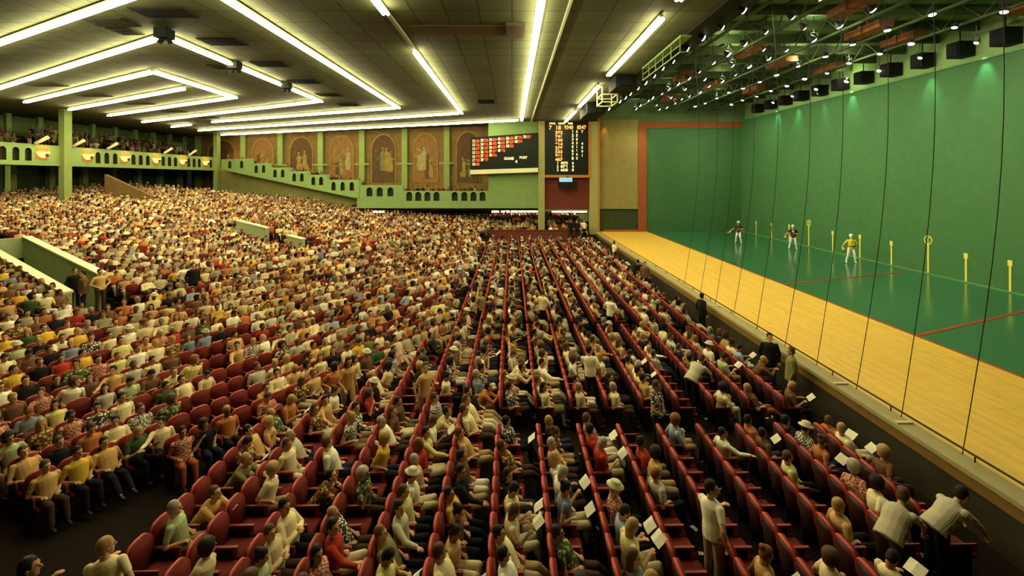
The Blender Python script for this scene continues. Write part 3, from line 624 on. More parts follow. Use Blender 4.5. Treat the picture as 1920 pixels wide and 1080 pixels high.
for i, (w0,w1,s0,s1) in enumerate(vom):
    t = thing('stair_well', ['pale concrete stair well in the stands at left edge','pale concrete stair well in the middle of the crowd'][i], 'stair well', (*SW(s0,(w0+w1)/2),zL(s0)), 'stair wells')
    for (wa, sA, sB, hA, hB) in (((w0, s0, s1, 1.0, 1.15), (w1, s0+2.2, s1, 1.0, 1.15)) if i == 0 else ((w0, s0-.2, s0+1.3, 1.35, 1.35), (w1, 33.2, s1, .95, .95))):
        A, B = SW(sA, wa), SW(sB, wa); o = Vector((V.x,V.y,0))*.14
        a0, b0 = Vector((*A,zL(sA)-1.2)), Vector((*B,zL(sB)-1.5)); a1, b1 = Vector((*A,zL(sA)+hA)), Vector((*B,zL(sB)+hB))
        MB().hexa([a0-o,b0-o,b0+o,a0+o],[a1-o,b1-o,b1+o,a1+o]).build('side_wall', M['concrete'], t)
        o2 = o*1.35; up = Vector((0,0,.07)); MB().hexa([a1-o2,b1-o2,b1+o2,a1+o2],[a1-o2+up,b1-o2+up,b1+o2+up,a1+o2+up]).build('coping', M['cap'], t)
    A, B = SW(s1,w0), SW(s1,w1)
    MB().hexa([Vector((*A,zL(s1)-2)),Vector((*B,zL(s1)-2)),Vector((*B,zL(s1)-2))+Vector((U.x,U.y,0))*.25,Vector((*A,zL(s1)-2))+Vector((U.x,U.y,0))*.25],
              [Vector((*A,zL(s1)+(1.15,.5)[i])),Vector((*B,zL(s1)+(1.15,.5)[i])),Vector((*B,zL(s1)+(1.15,.5)[i]))+Vector((U.x,U.y,0))*.25,Vector((*A,zL(s1)+(1.15,.5)[i]))+Vector((U.x,U.y,0))*.25]).build('end_wall', M['concrete'], t)
# ---------------------------------------------------------------- people: bodies grown from joints, voxel-joined into one surface
def remesh(mb, voxel, ratio=None, name='m', mats=()):
    me = mb.mesh(name, []); o = bpy.data.objects.new('tmp', me); C.objects.link(o)
    bm = bmesh.new(); bm.from_mesh(me); bmesh.ops.recalc_face_normals(bm, faces=bm.faces); bm.to_mesh(me); bm.free()
    r = o.modifiers.new('r','REMESH'); r.mode = 'VOXEL'; r.voxel_size = voxel; r.adaptivity = 0
    s_ = o.modifiers.new('s','SMOOTH'); s_.factor = .5; s_.iterations = 2
    if ratio:
        d = o.modifiers.new('d','DECIMATE'); d.ratio = ratio
    bpy.context.view_layer.update()
    out = bpy.data.meshes.new_from_object(o.evaluated_get(bpy.context.evaluated_depsgraph_get()))
    bpy.data.objects.remove(o); bpy.data.meshes.remove(me); out.name = name
    out.materials.clear()
    for m_ in mats: out.materials.append(m_)
    out.polygons.foreach_set('use_smooth', [True]*len(out.polygons)); return out
def append_islands(me, mb, mi):
    """eyes and lips set into a finished face"""
    bm = bmesh.new(); bm.from_mesh(me); vs = [bm.verts.new(v) for v in mb.v]
    for f in mb.f:
        try: fc = bm.faces.new([vs[i] for i in f]); fc.material_index = mi; fc.smooth = True
        except ValueError: pass
    bm.to_mesh(me); bm.free()
def ring(c, ax, ay, az, rx, ry, n=14): return [c+ax*(rx*math.cos(t))+ay*(ry*math.sin(t)) for t in [2*math.pi*i/n for i in range(n)]]
SKIN_M = [mat('skin_fair',(0.62,0.36,0.19),.6), mat('skin_tan',(0.50,0.27,0.13),.6), mat('skin_brown',(0.24,0.12,0.06),.6)]
def person_meshes(name, p):
    """p: joints in metres, facing +X, floor z=0. Returns part meshes by name."""
    hip = Vector((0,0,p['hip'])); lean = math.radians(p.get('lean',0)); side = math.radians(p.get('side',0))
    up = Vector((-math.sin(lean), math.sin(side), math.cos(lean))).normalized()
    ay = Vector((0,1,0)); ay = (ay-up*ay.dot(up)).normalized(); ax = ay.cross(up).normalized()
    g = p.get('girth',1.0); fem = p.get('fem',False)
    spine = [(0,.125,.165),(.10,.125,.150 if fem else .155),(.22,.115,.135 if fem else .15),(.34,.125,.165),(.44,.118,.185 if not fem else .165),(.50,.085,.12),(.53,.055,.06)]
    def torso(mb, grow):
        rings = [ring(hip+up*(h-.03)+ax*(.01 if .2 < h < .45 else 0), ax, ay, up, (rx*g if h < .4 else rx)+grow, ry*(g if h < .4 else 1)+grow) for h, rx, ry in spine]
        mb.loft(rings)
    neck0 = hip+up*.49; 
    hp, hyaw = math.radians(p.get('head_pitch',0)), math.radians(p.get('head_yaw',0))
    R = Matrix.Rotation(hyaw,3,'Z') @ Matrix.Rotation(hp,3,'Y')      # +pitch looks down
    hc = hip+up*.565 + R @ Vector((.025,0,.088))
    H = lambda v: hc + R @ Vector(v)
    # arms
    arms = []
    for sg, key in ((1,'L'),(-1,'R')):
        sh = hip+up*.43+ay*(sg*(.185 if not fem else .165)); el = Vector(p['elbow'+key]); ha = Vector(p['hand'+key])
        el = sh+(el-sh).normalized()*.29; ha = el+(ha-el).normalized()*.25
        arms.append((sg, sh, el, ha))
    legs = []
    for sg, key in ((1,'L'),(-1,'R')):
        h0 = hip+ay*(sg*.09)+Vector((0,0,-.02)); kn = Vector(p['knee'+key]); an = Vector(p['ankle'+key])
        kn = h0+(kn-h0).normalized()*.43; an = kn+(an-kn).normalized()*.41
        legs.append((sg, h0, kn, an, Vector(p.get('toe'+key, (1,0,0))).normalized()))
    b = MB(); torso(b, 0)
    b.capsule(neck0, hip+up*.60, .058, .052)
    b.ell(H((-.012,0,.035)), (.098,.078,.105), rot=R); b.capsule(H((.03,0,-.03)), H((.055,0,-.085)), .058, .036)   # skull, jaw
    b.capsule(H((.088,0,.018)), H((.108,0,-.018)), .010, .016, n=8); b.capsule(H((.075,-.03,.04)), H((.075,.03,.04)), .014, .014, n=8)
    for sg in (1,-1): b.ell(H((-.008,sg*.078,-.005)), (.022,.010,.032), rot=R, n=8, m=6)
    b.capsule(H((.082,-.014,-.048)), H((.082,.014,-.048)), .011, .011, n=8)
    for sg, sh, el, ha in arms:
        b.capsule(sh, el, .052*g**.5, .040); b.capsule(el, ha, .040, .027)
        d = (ha-el).normalized(); curl = p.get('curl', .5)
        flat = d.cross(Vector((0,0,1))); flat = flat.normalized() if flat.length > .2 else Vector((0,1,0))
        nrm = flat.cross(d).normalized()
        if nrm.z > 0: nrm = -nrm
        pc = ha+d*.085
        b.capsule(ha+d*.01, pc-d*.02, .028, .036, flat=(nrm,.5))
        for i, (off, L) in enumerate(((-.030,.062),(-.010,.072),(.010,.068),(.029,.052))):
            q0 = pc+flat*off-d*.012; q1 = q0+(d*math.cos(curl*.6)+nrm*math.sin(curl*.6))*L*.55; q2 = q1+(d*math.cos(curl*1.7)+nrm*math.sin(curl*1.7))*L*.5
            b.capsule(q0, q1, .0095, .009, n=6); b.capsule(q1, q2, .009, .0075, n=6)
        tb_ = ha+d*.03-flat*.024*sg; b.capsule(tb_, tb_+(d*.7-flat*sg*.7).normalized()*.035, .012, .0105, n=6); b.capsule(tb_+(d*.7-flat*sg*.7).normalized()*.035, tb_+(d*.9-flat*sg*.5+nrm*.3).normalized()*.065, .0105, .009, n=6)
    for sg, h0, kn, an, toe in legs:
        b.capsule(h0, kn, .085*g**.5, .055); b.capsule(kn, kn+(an-kn)*.35, .053, .054); b.capsule(kn+(an-kn)*.35, an, .054, .035)
        b.capsule(an-Vector((0,0,.02)), an+toe*.10-Vector((0,0,.04)), .035, .028)
    body = remesh(b, .0075, .16, 'body', [SKIN_M[0], M['eye'], M['lip']])
    f = MB()
    for sg in (1,-1): f.ell(H((.083,sg*.030,.022)), (.010,.014,.009), rot=R, n=8, m=5)
    append_islands(body, f, 1)
    f = MB(); f.ell(H((.094,0,-.048)), (.005,.020,.006), rot=R, n=8, m=5); append_islands(body, f, 2)
    # shirt
    s = MB(); torso(s, .020); slv = p.get('sleeve',.65)
    hem = hip-up*.08; s.loft([ring(hem, ax, ay, up, .15*g, .185*g), ring(hip+up*.03, ax, ay, up, .142*g, .178*g)]) 
    for sg, sh, el, ha in arms:
        s.capsule(sh-up*.01, sh+(el-sh)*min(1,slv), .068*g**.5, .056)
        if slv > 1: s.capsule(el, el+(ha-el)*.93, .055, .042)
    if p.get('jacket'):
        s.loft([ring(hip-up*.16+ax*.01, ax, ay, up, .165*g, .20*g), ring(hip+up*.3, ax, ay, up, .15*g, .185*g)])
    shirt = remesh(s, .012, .30, 'jacket' if p.get('jacket') else 'shirt')
    # collar opening is cut by keeping the cloth below the neck
    t = MB()
    if p.get('skirt'):
        t.loft([ring(hip+up*.08, ax, ay, up, .13, .165), ring(hip-up*.05, ax, ay, up, .16, .19)])
        for sg, h0, kn, an, toe in legs: t.capsule(h0, kn, .115, .095)
        mid = (legs[0][2]+legs[1][2])/2; t.capsule(hip, mid, .12, .09)
    else:
        t.loft([ring(hip+up*.07, ax, ay, up, .130*g, .168*g), ring(hip-up*.04, ax, ay, up, .145*g, .178*g)])
        for sg, h0, kn, an, toe in legs:
            t.capsule(h0, kn, .103*g**.5, .074); t.capsule(kn, kn+(an-kn)*.9, .073, .058)
    pants = remesh(t, .013, .30, 'skirt' if p.get('skirt') else 'trousers')
    h = MB(); ht = p.get('hair','short')
    if ht == 'hat':
        hat = MB(); hat.loft([[H((-.01+r*1.12*math.cos(a), r*math.sin(a), z)) for a in [2*math.pi*i/16 for i in range(16)]] for r, z in ((.085,.07),(.15,.072),(.152,.084),(.098,.092),(.094,.15),(.06,.175),(.02,.178))])
        hairme = remesh(h.ell(H((-.024,0,.03)), (.096,.088,.10), rot=R), .012, .4, 'hair'); hatme = hat.mesh('hat', [], True)
    else:
        hatme = None
        h.ell(H((-.022,0,.052)), (.102,.090,.104), rot=R); 
        h.ell(H((-.045,0,.0)), (.075,.086,.08), rot=R)
        if ht == 'long':
            h.capsule(H((-.06,0,.02)), H((-.085,0,-.16)), .085, .065); h.capsule(H((-.03,.07,.02)), H((-.03,.085,-.13)), .032, .026); h.capsule(H((-.03,-.07,.02)), H((-.03,-.085,-.13)), .032, .026)
        if ht == 'big': h.ell(H((-.03,0,.06)), (.135,.13,.13), rot=R); h.ell(H((-.05,0,-.01)), (.10,.12,.10), rot=R)
        if ht == 'bun': h.ell(H((-.11,0,.10)), (.05,.055,.05), rot=R)
        hairme = remesh(h, .011, .35, 'hair')
        # keep the face free: push hair off the front of the head
        Ri = R.inverted()
        for v in hairme.vertices:
            l = Ri @ (v.co-hc)
            if l.x > .045 and l.z < .085: l.x = .045-(l.x-.045)*.6; v.co = hc+R @ l
    shoes = []
    for sg, h0, kn, an, toe in legs:
        sh_ = MB(); a = an-Vector((0,0,.025)); sh_.capsule(a-toe*.03, a+toe*.14-Vector((0,0,.022)), .046, .036, flat=None); 
        shoes.append(remesh(sh_, .013, .5, 'shoe'))
    out = {'body': body, shirt.name.split('.')[0]: shirt, pants.name.split('.')[0]: pants, 'hair': hairme, 'shoe': shoes[0], 'shoe ': shoes[1]}
    if hatme: out['hat'] = hatme
    return out
SIT = dict(hip=.50, lean=12, kneeL=(.44,.12,.53), kneeR=(.44,-.12,.53), ankleL=(.52,.13,.10), ankleR=(.50,-.12,.10), elbowL=(-.12,.27,.66), elbowR=(-.12,-.27,.66), handL=(.16,.10,.62), handR=(.16,-.10,.62))
def sit(**k): d = dict(SIT); d.update(k); return d
STAND = dict(hip=.93, lean=0, kneeL=(.02,.10,.5), kneeR=(.02,-.10,.5), ankleL=(-.01,.11,.09), ankleR=(.0,-.11,.09), elbowL=(-.05,.27,1.1), elbowR=(-.05,-.27,1.1), handL=(.05,.26,.8), handR=(.05,-.26,.8))
def std(**k): d = dict(STAND); d.update(k); return d
POSES = {
 'upright': sit(hair='short', head_yaw=8),
 'reading': sit(lean=4, head_pitch=32, elbowL=(.05,.26,.70), elbowR=(.05,-.26,.70), handL=(.32,.12,.80), handR=(.32,-.12,.80), hair='short'),
 'slouched': sit(hip=.48, lean=26, kneeL=(.44,.10,.50), kneeR=(.44,-.12,.50), ankleL=(.80,.10,.20), ankleR=(.82,-.14,.20), head_pitch=-6, sleeve=.6, hair='short', girth=1.1),
 'leaning_forward': sit(lean=-34, head_pitch=-14, elbowL=(.5,.20,.66), elbowR=(.5,-.20,.66), handL=(.62,.02,.80), handR=(.62,-.02,.80), hair='short', sleeve=1.2),
 'chin_on_hand': sit(lean=0, side=-8, elbowR=(.10,-.30,.72), handR=(.16,-.10,1.0), head_yaw=20, hair='big', fem=True),
 'arms_crossed': sit(lean=14, elbowL=(.03,.27,.68), elbowR=(.03,-.27,.68), handL=(.18,-.02,.76), handR=(.16,.02,.72), sleeve=1.3, head_yaw=-18),
 'long_haired': sit(fem=True, hair='long', head_yaw=-25, girth=.9, kneeL=(.44,.07,.53), kneeR=(.44,-.07,.53), skirt=True, sleeve=.45),
 'bun': sit(fem=True, hair='bun', lean=3, head_pitch=20, girth=.93, sleeve=.3, handL=(.3,.05,.66), handR=(.3,-.05,.68), ankleL=(.40,-.10,.12), ankleR=(.42,.14,.14)),
 'legs_crossed': sit(kneeL=(.43,.03,.60), ankleL=(.62,-.16,.30), kneeR=(.44,-.05,.52), ankleR=(.5,-.05,.10), lean=18, girth=1.15, head_yaw=30),
 'arm_out': sit(elbowR=(.15,-.36,.80), handR=(.40,-.50,.82), lean=6, head_yaw=-35, sleeve=1.3, hair='short'),
 'twisted': sit(lean=-8, side=12, head_yaw=60, elbowL=(.0,.30,.72), handL=(-.2,.42,.86), hair='big', sleeve=.7),
 'hatted': sit(hair='hat', lean=8, head_pitch=12, girth=1.12, handL=(.25,.16,.60)),
}
STANDING = {
 'relaxed': std(hair='short', head_yaw=10, girth=1.05, jacket=True, sleeve=1.3),
 'waiting': std(elbowL=(.0,.34,1.12), handL=(.10,.16,1.0), elbowR=(0,-.34,1.12), handR=(.10,-.16,1.0), lean=3, sleeve=.6),
 'walking': std(lean=-6, kneeL=(.22,.09,.52), ankleL=(.20,.10,.11), kneeR=(-.02,-.09,.5), ankleR=(-.26,-.10,.14), elbowL=(-.2,.26,1.12), handL=(-.1,.26,.9), elbowR=(.1,-.26,1.12), handR=(.28,-.2,.98), sleeve=.6, fem=True, hair='long', girth=.92),
 'bending': std(lean=-48, head_pitch=20, elbowL=(.5,.24,1.05), elbowR=(.5,-.24,1.05), handL=(.66,.2,.86), handR=(.66,-.2,.86), sleeve=.6, girth=1.1),
 'turned': std(side=6, head_yaw=-50, elbowL=(.12,.27,1.12), handL=(.30,.12,1.2), elbowR=(-.1,-.3,1.12), handR=(-.02,-.28,.9), sleeve=.6),
 'player': std(hair='short', lean=-4, kneeL=(.08,.16,.5), ankleL=(.02,.22,.09), kneeR=(.05,-.16,.5), ankleR=(-.05,-.24,.09), elbowL=(.05,.30,1.15), handL=(.2,.1,1.15), elbowR=(.0,-.38,1.12), handR=(.22,-.5,1.0), sleeve=.6),
}
PM = {k: person_meshes(k, v) for k, v in list(POSES.items())+list(STANDING.items())}
# ---------------------------------------------------------------- colours of clothes, hair and skin
def cmat(n, c, pat=None, c2=None, sc_=18):
    m_ = mat('cloth_'+n.replace(' ', '_'), c, .85, .1)
    if pat:
        nt = m_.node_tree; b = nt.nodes['Principled BSDF']; tc = nt.nodes.new('ShaderNodeTexCoord')
        if pat == 'check':
            t = nt.nodes.new('ShaderNodeTexChecker'); t.inputs['Scale'].default_value = sc_; fac = t.outputs['Fac']; nt.links.new(tc.outputs['Object'], t.inputs['Vector'])
        elif pat == 'stripe':
            t = nt.nodes.new('ShaderNodeTexWave'); t.bands_direction = 'Y'; t.inputs['Scale'].default_value = sc_*.4; fac = t.outputs['Fac']; nt.links.new(tc.outputs['Object'], t.inputs['Vector'])
        else:
            t = nt.nodes.new('ShaderNodeTexVoronoi'); t.inputs['Scale'].default_value = sc_; nt.links.new(tc.outputs['Object'], t.inputs['Vector'])
            g_ = nt.nodes.new('ShaderNodeMath'); g_.operation = 'GREATER_THAN'; g_.inputs[1].default_value = .42; nt.links.new(t.outputs['Distance'], g_.inputs[0]); fac = g_.outputs[0]
        mx_ = nt.nodes.new('ShaderNodeMix'); mx_.data_type = 'RGBA'
        mx_.inputs[6].default_value = (*c, 1); mx_.inputs[7].default_value = (*c2, 1)
        nt.links.new(fac, mx_.inputs[0]); nt.links.new(mx_.outputs[2], b.inputs['Base Color'])
    return m_
SH = [('cream',(.84,.70,.36),11),('white',(.90,.84,.56),8),('tan',(.60,.36,.12),9),('pale yellow',(.72,.62,.22),5),('mustard yellow',(.68,.42,.05),3),('brown',(.16,.08,.035),8),
      ('black',(.015,.013,.012),7),('dark green',(.05,.09,.03),1),('olive',(.22,.20,.06),2),('red',(.42,.04,.02),2),('rust orange',(.46,.16,.04),4),('pale green',(.44,.50,.22),1.2),('grey blue',(.20,.23,.24),1.4),('light blue',(.35,.45,.48),.8),('beige',(.66,.52,.26),6)]
SHM = {n: cmat(n, c) for n, c, q in SH}; SHC = {n: c for n, c, q in SH}; SHW = [q for n, c, q in SH]
PAT = {'black and white checked': cmat('checked',(.75,.72,.52),'check',(.05,.04,.03),26), 'brown flowered': cmat('flowered',(.60,.42,.14),'dot',(.14,.06,.02),16),
       'white dotted': cmat('dotted',(.80,.76,.54),'dot',(.05,.04,.03),20), 'striped': cmat('striped',(.74,.68,.46),'stripe',(.30,.26,.16),40), 'green flowered': cmat('green_flowered',(.36,.42,.12),'dot',(.07,.09,.03),14), 'red checked': cmat('red_checked',(.62,.40,.24),'check',(.34,.05,.03),22)}
SHM.update(PAT)
TR = [('dark brown',(.06,.035,.02),5),('black',(.012,.011,.012),5),('cream',(.66,.56,.32),4),('tan',(.42,.30,.14),4),('white',(.78,.74,.54),3),('navy',(.02,.025,.05),3),('olive',(.14,.14,.05),2),('rust',(.32,.09,.03),1)]
TRM = {n: cmat('leg '+n, c) for n, c, q in TR}; TRC = {n: c for n, c, q in TR}; TRW = [q for n, c, q in TR]
HA = [('dark',(.018,.012,.008),10),('brown',(.09,.045,.018),6),('fair',(.42,.26,.08),3),('grey',(.38,.34,.24),2.5),('reddish',(.22,.08,.02),1.2)]
HAM = {n: mat('hair_'+n, c, .6) for n, c, q in HA}; HAC = {n: c for n, c, q in HA}; HAW = [q for n, c, q in HA]
SKC = [(.62,.36,.19),(.50,.27,.13),(.24,.12,.06)]
shoe_m = mat('shoe_leather',(.03,.018,.01),.5)
for k, d in PM.items():
    for a, me in d.items():
        if a != 'body': me.materials.clear(); me.materials.append(M['cap'] if a == 'hat' else shoe_m if a.strip() == 'shoe' else SHM['cream'] if a in ('shirt','jacket') else TRM['dark brown'] if a in ('trousers','skirt') else HAM['dark'])
NOTE = {'upright':'upright','reading':'reading','slouched':'slouching','leaning_forward':'leaning forward','chin_on_hand':'hand at chin','arms_crossed':'arms folded',
        'long_haired':'long hair','bun':'hair bun','legs_crossed':'legs crossed','arm_out':'arm out','twisted':'turned round','hatted':'pale hat',
        'relaxed':'standing','waiting':'standing hands at belt','walking':'walking','bending':'bending forward','turned':'standing and looking back','player':'standing'}
def make_person(pose, loc, yaw, label, group, cols, scale=1.0, cat='person', mats=None):
    t = thing('person', label, cat, loc, group, yaw); t.scale = (scale,)*3
    for a, me in PM[pose].items():
        o = bpy.data.objects.new(a.strip(), me); C.objects.link(o); o.parent = t
        m_ = {'body':SKIN_M[cols[3]],'shirt':SHM.get(cols[0]),'jacket':SHM.get(cols[0]),'trousers':TRM.get(cols[1]),'skirt':TRM.get(cols[1]),'hair':HAM.get(cols[2])}.get(a)
        if mats and a.strip() in mats: m_ = mats[a.strip()]
        if m_: o.material_slots[0].link = 'OBJECT'; o.material_slots[0].material = m_
    return t
rc = random.Random(11)
def rand_cols():
    sh = rc.choice(list(PAT)) if rc.random() < .22 else rc.choices([n for n, c, q in SH], SHW)[0]
    return [sh, rc.choices([n for n, c, q in TR], TRW)[0], rc.choices([n for n, c, q in HA], HAW)[0], rc.choices([0,1,2],[6,4,1])[0]]
def proj(p): return (CX+F*p[0]/p[1], HY+F*(EYE-p[2])/p[1]) if p[1] > .3 else (-9999, 9999)

# ---------------------------------------------------------------- theatre seat
SEATW = .48
def seat_parts():
    def panel(x0, x1, hw, z0, z1, lean, bulge=0):
        prof = [(-hw*.9,z0)] + [(-hw*math.cos(a)**.5 if math.cos(a) > 0 else 0, z1-.16+.16*math.sin(a)) for a in [math.pi/2*i/6 for i in range(7)]]
        right = [(-y, z) for y, z in prof[::-1]][1:]; pr = prof+right
        f = lambda y, z, x: Vector((x-(z-z0)*lean - bulge*(1-(y/hw)**2), y, z)); n = len(pr)
        m_ = MB(); m_.loft([[f(y,z,x0) for y, z in pr], [f(y,z,x1) for y, z in pr]]); return m_
    back = panel(-.30,-.262,.222,.34,.90,.12,.02); pad = panel(-.270,-.215,.236,.42,.935,.12,.02)
    rim = MB(); hw = .228; z1 = .92; pr = [(-hw,.62)]+[(-hw*math.cos(a)**.5 if math.cos(a) > 0 else 0, z1-.16+.16*math.sin(a)) for a in [math.pi/2*i/6 for i in range(7)]]; pr += [(-y, z) for y, z in pr[::-1]][1:]
    f_ = lambda y, z: Vector((-.268-(z-.34)*.12-.02*(1-(y/.235)**2), y, z))
    rim.loft([[f_(y,z)+Vector((.032*math.cos(u), (y/hw)*.012*math.sin(u), .024*math.sin(u))) for u in [2*math.pi*j/6 for j in range(6)]] for y, z in pr])
    cush = MB(); r_ = lambda x, s_: [Vector((x, y*s_, z)) for y, z in ((-.205,.37),(.205,.37),(.215,.41),(.20,.455),(0,.47),(-.20,.455),(-.215,.41))]
    cush.loft([r_(-.22,.96), r_(-.15,1), r_(.15,1), r_(.21,.97), [v-Vector((0,0,.02)) for v in r_(.24,.88)]])
    arms = []
    for sg in (1,-1):
        a = MB(); y = sg*.228; a.hexa([(-.27,y-.011,.60),(.14,y-.011,.61),(.14,y+.011,.61),(-.27,y+.011,.60)],[(-.27,y-.011,.635),(.14,y-.011,.645),(.14,y+.011,.645),(-.27,y+.011,.635)]); a.box((.10,y-.011,.50),(.17,y+.011,.645)); arms.append(a)
    leg = MB(); leg.box((-.26,-.239,.0),(.10,-.222,.60)); leg.box((-.26,.222,0),(.10,.239,.60)); leg.box((-.05,-.222,.33),(0,.222,.37))
    return back, pad, cush, arms, leg, rim
sb_, sp_, sc_, sa_, sl_, sr_ = seat_parts()
SEATM = [('backrest', sb_.mesh('backrest', M['seat_back'], True)), ('back_pad', sp_.mesh('back_pad', M['seat_red'], True)), ('seat', sc_.mesh('seat', M['seat_red'], True)), ('top_rim', sr_.mesh('top_rim', M['seat_rim'], True)),
         ('armrest', sa_[0].mesh('armrest', M['seat_arm'])), ('armrest', sa_[1].mesh('armrest', M['seat_arm'])), ('side_frame', sl_.mesh('side_frame', M['iron']))]
for pn, me in SEATM:
    if me.materials[0] in (M['seat_back'], M['seat_red']): me.polygons.foreach_set('use_smooth', [True]*len(me.polygons))
def make_seat(loc, yaw, label, group):
    t = thing('theatre_seat', label, 'seat', loc, group, yaw)
    for pn, me in SEATM: add_child(pn, me, t)

# ---------------------------------------------------------------- seat plan
class Seat: pass
seats = []
def addseat(x, y, z, yaw, row, sec, occ, seat=True, yawj=.26, tall=False):
    q = Seat(); q.x, q.y, q.z, q.yaw, q.row, q.sec, q.seat = x, y, z, yaw, row, sec, seat
    q.px, q.py = proj((x, y, z+1.1)); q.occ = rc.random() < occ; q.hero = None; q.j = rc.uniform(-yawj, yawj); q.stand = tall
    if -60 < q.px < 1990 and q.py < 1190 and y > 3: seats.append(q)
XBD = lambda y: -2.45 if y > 18 else -2.45-.58*(18-y)
for i in range(15):
    X = (1.26-.163*i)*5.68 + .26
    for (ya, yb_) in (((7.85 if i < 2 else 5.4, 11.1),(12.4,18.3),(19.4,45.4)) if i < 9 else ((5.4,45.4),)):
        y = ya
        while y < yb_:
            if X-.35 < XBD(y)+.1: break
            if True:
                occ = .34 if y < 11.2 and i < 6 else .60 if y < 11.2 else .72 if y < 18.4 and i < 5 else .86 if y < 18.4 else .93
                addseat(X, y, ZF, 0, i+1, 'R', occ)
            y += SEATW
yawL = math.atan2(-U.y, -U.x); s = 3.8; jrow = 0
srow0 = 14.0
rows_s = [14.0-PITCH*k for k in range(11, 0, -1)] + [14.0+PITCH*k for k in range(60)]
AIS = [(7.3,9.5),(19.7,21.8)]

n2 = -Vector(nm.xy); lim = n2.dot(p0+uw)
vrow = 0
for s in rows_s:
    any_ = False; w_ = -22.0
    while w_ < 72:
        x, y = SW(s, w_); w_ += SEATW
        if x > XBD(y)-.15 or x < -44.8 or y < 3.5 or y > 54.4: continue
        if x < -13.5 and n2.x*x+n2.y*y > lim-.5: continue
        if 46.3 < y < 48.0 and x > -9.8: continue
        if any(a < w_-SEATW < b for a, b in AIS):
            if not (s < 22 and 7 < w_ < 10 or w_ > 19 and not 26.5 < s < 37.5): continue
        if 9.8 < s < 13.5 and w_ < 3.6: continue
        if 22.6 < s < 23.6: continue
        if (abs(x-(XL+.2)) < 1.2 and min(abs(y-40.7), abs(y-61.6)) < 1.3): continue
        px_, py_ = proj((x, y, zL(s)+1))
        occ = .93
        if 320 < px_ < 480 and 640 < py_ < 770: occ = .35
        elif 560 < px_ < 760 and 820 < py_ < 1000: occ = .5
        elif py_ > 820: occ = .8
        elif px_ < 250 and 700 < py_: occ = .7
        before = len(seats); addseat(x, y, zL(s), yawL, jrow, 'L', occ)
        if len(seats) > before: seats[-1].row = vrow+1; any_ = True
    if any_: vrow += 1
# far end terrace, balconies (the people there show only heads and shoulders)
for k in range(7):
    x = -2.6
    while x < 8.7:
        if not (2.3 < x < 4.0 and k < 3) and not (7.8 < x): addseat(x, 48.3+1.05*k, -.45+.16*k, -1.2, 900+k, 'T', .92)
        x += SEATW
for k in range(5):
    y = 30.0
    while y < 61.0:
        if abs(y-40.7) > 1: addseat(XL-1.15-1.0*k, y, z0+.2+(.3+.55*(k-1) if k else 0), 0, 800+k, 'B', .85, True, .5, k >= 2)
        y += .56
for kk, off in enumerate((.95, 2.0)):
    k = .02
    while k < .98:
        a = p0+(p1-p0)*k - Vector(nm.xy)*off; addseat(a.x, a.y, bz(k)+.2+.3*kk, math.atan2(nm.y, nm.x)+.5, 700+kk, 'B', .75, True, .4); k += .026
for kk in range(2):
    x = -15.6
    while x < -3.0: addseat(x, YW+1.1+kk, 3.3+.25*kk, -1.2, 690+kk, 'B', .8, True, .4); x += .58

# ---------------------------------------------------------------- particular people
HERO = [(868,925,'slouched',['mustard yellow','black','dark',1],'slouching man in mustard yellow shirt at bottom centre'),
 (1166,1008,'reading',['pale yellow','cream','fair',0],'fair haired reader in pale yellow near bottom edge'),
 (975,905,'reading',['cream','cream','dark',1],'dark haired reader in cream shirt'),
 (972,975,'slouched',['cream','tan','dark',1],'slouching person in cream shirt and tan trousers'),
 (985,1045,'legs_crossed',['white','cream','dark',0],'dark haired person in white shirt, legs crossed'),
 (950,825,'slouched',['brown flowered','dark brown','brown',1],'slouching man in brown flowered shirt'),
 (880,755,'slouched',['cream','cream','brown',0],'slouching man all in cream'),
 (962,768,'legs_crossed',['white dotted','black','dark',1],'person in white dotted shirt, legs crossed'),
 (792,800,'arm_out',['pale yellow','dark brown','dark',0],'person in pale yellow reaching out an arm'),
 (1038,795,'upright',['black','navy','fair',0],'fair haired person in black shirt'),
 (1240,860,'twisted',['tan','tan','dark',0],'person in tan shirt turned round'),
 (1602,965,'upright',['tan','black','fair',0],'fair haired person in tan shirt'),
 (708,985,'slouched',['olive','black','reddish',0],'reddish haired person in olive shirt'),
 (150,850,'upright',['mustard yellow','black','dark',1],'person in mustard shirt at lower left'),
 (540,1000,'arms_crossed',['beige','dark brown','brown',0],'person in beige with folded arms'),
 (1170,940,'reading',['light blue','black','dark',0],'person in light blue shirt reading'),
 (640,770,'bun',['black and white checked','tan','fair',0],'person in black and white check with a bun'),
 (1480,860,'upright',['pale yellow','black','brown',0],'person in pale yellow shirt'),
 (1420,795,'legs_crossed',['rust orange','black','dark',1],'person in rust orange shirt'),
 (1505,812,'hatted',['black and white checked','black','dark',0],'person in checked shirt and pale hat')]
for (hx, hy, pose, cols, lab) in HERO:
    b_ = min((q for q in seats if q.sec in 'RL' and q.hero is None), key=lambda q: (q.px-hx)**2+(q.py-hy)**2)
    b_.occ = True; b_.hero = (pose, cols, lab)
def floor_at(x, y):
    if x > -2.9: return ZF
    s = U.x*x+U.y*y; return zL(s) if s > 13.5 else ZF
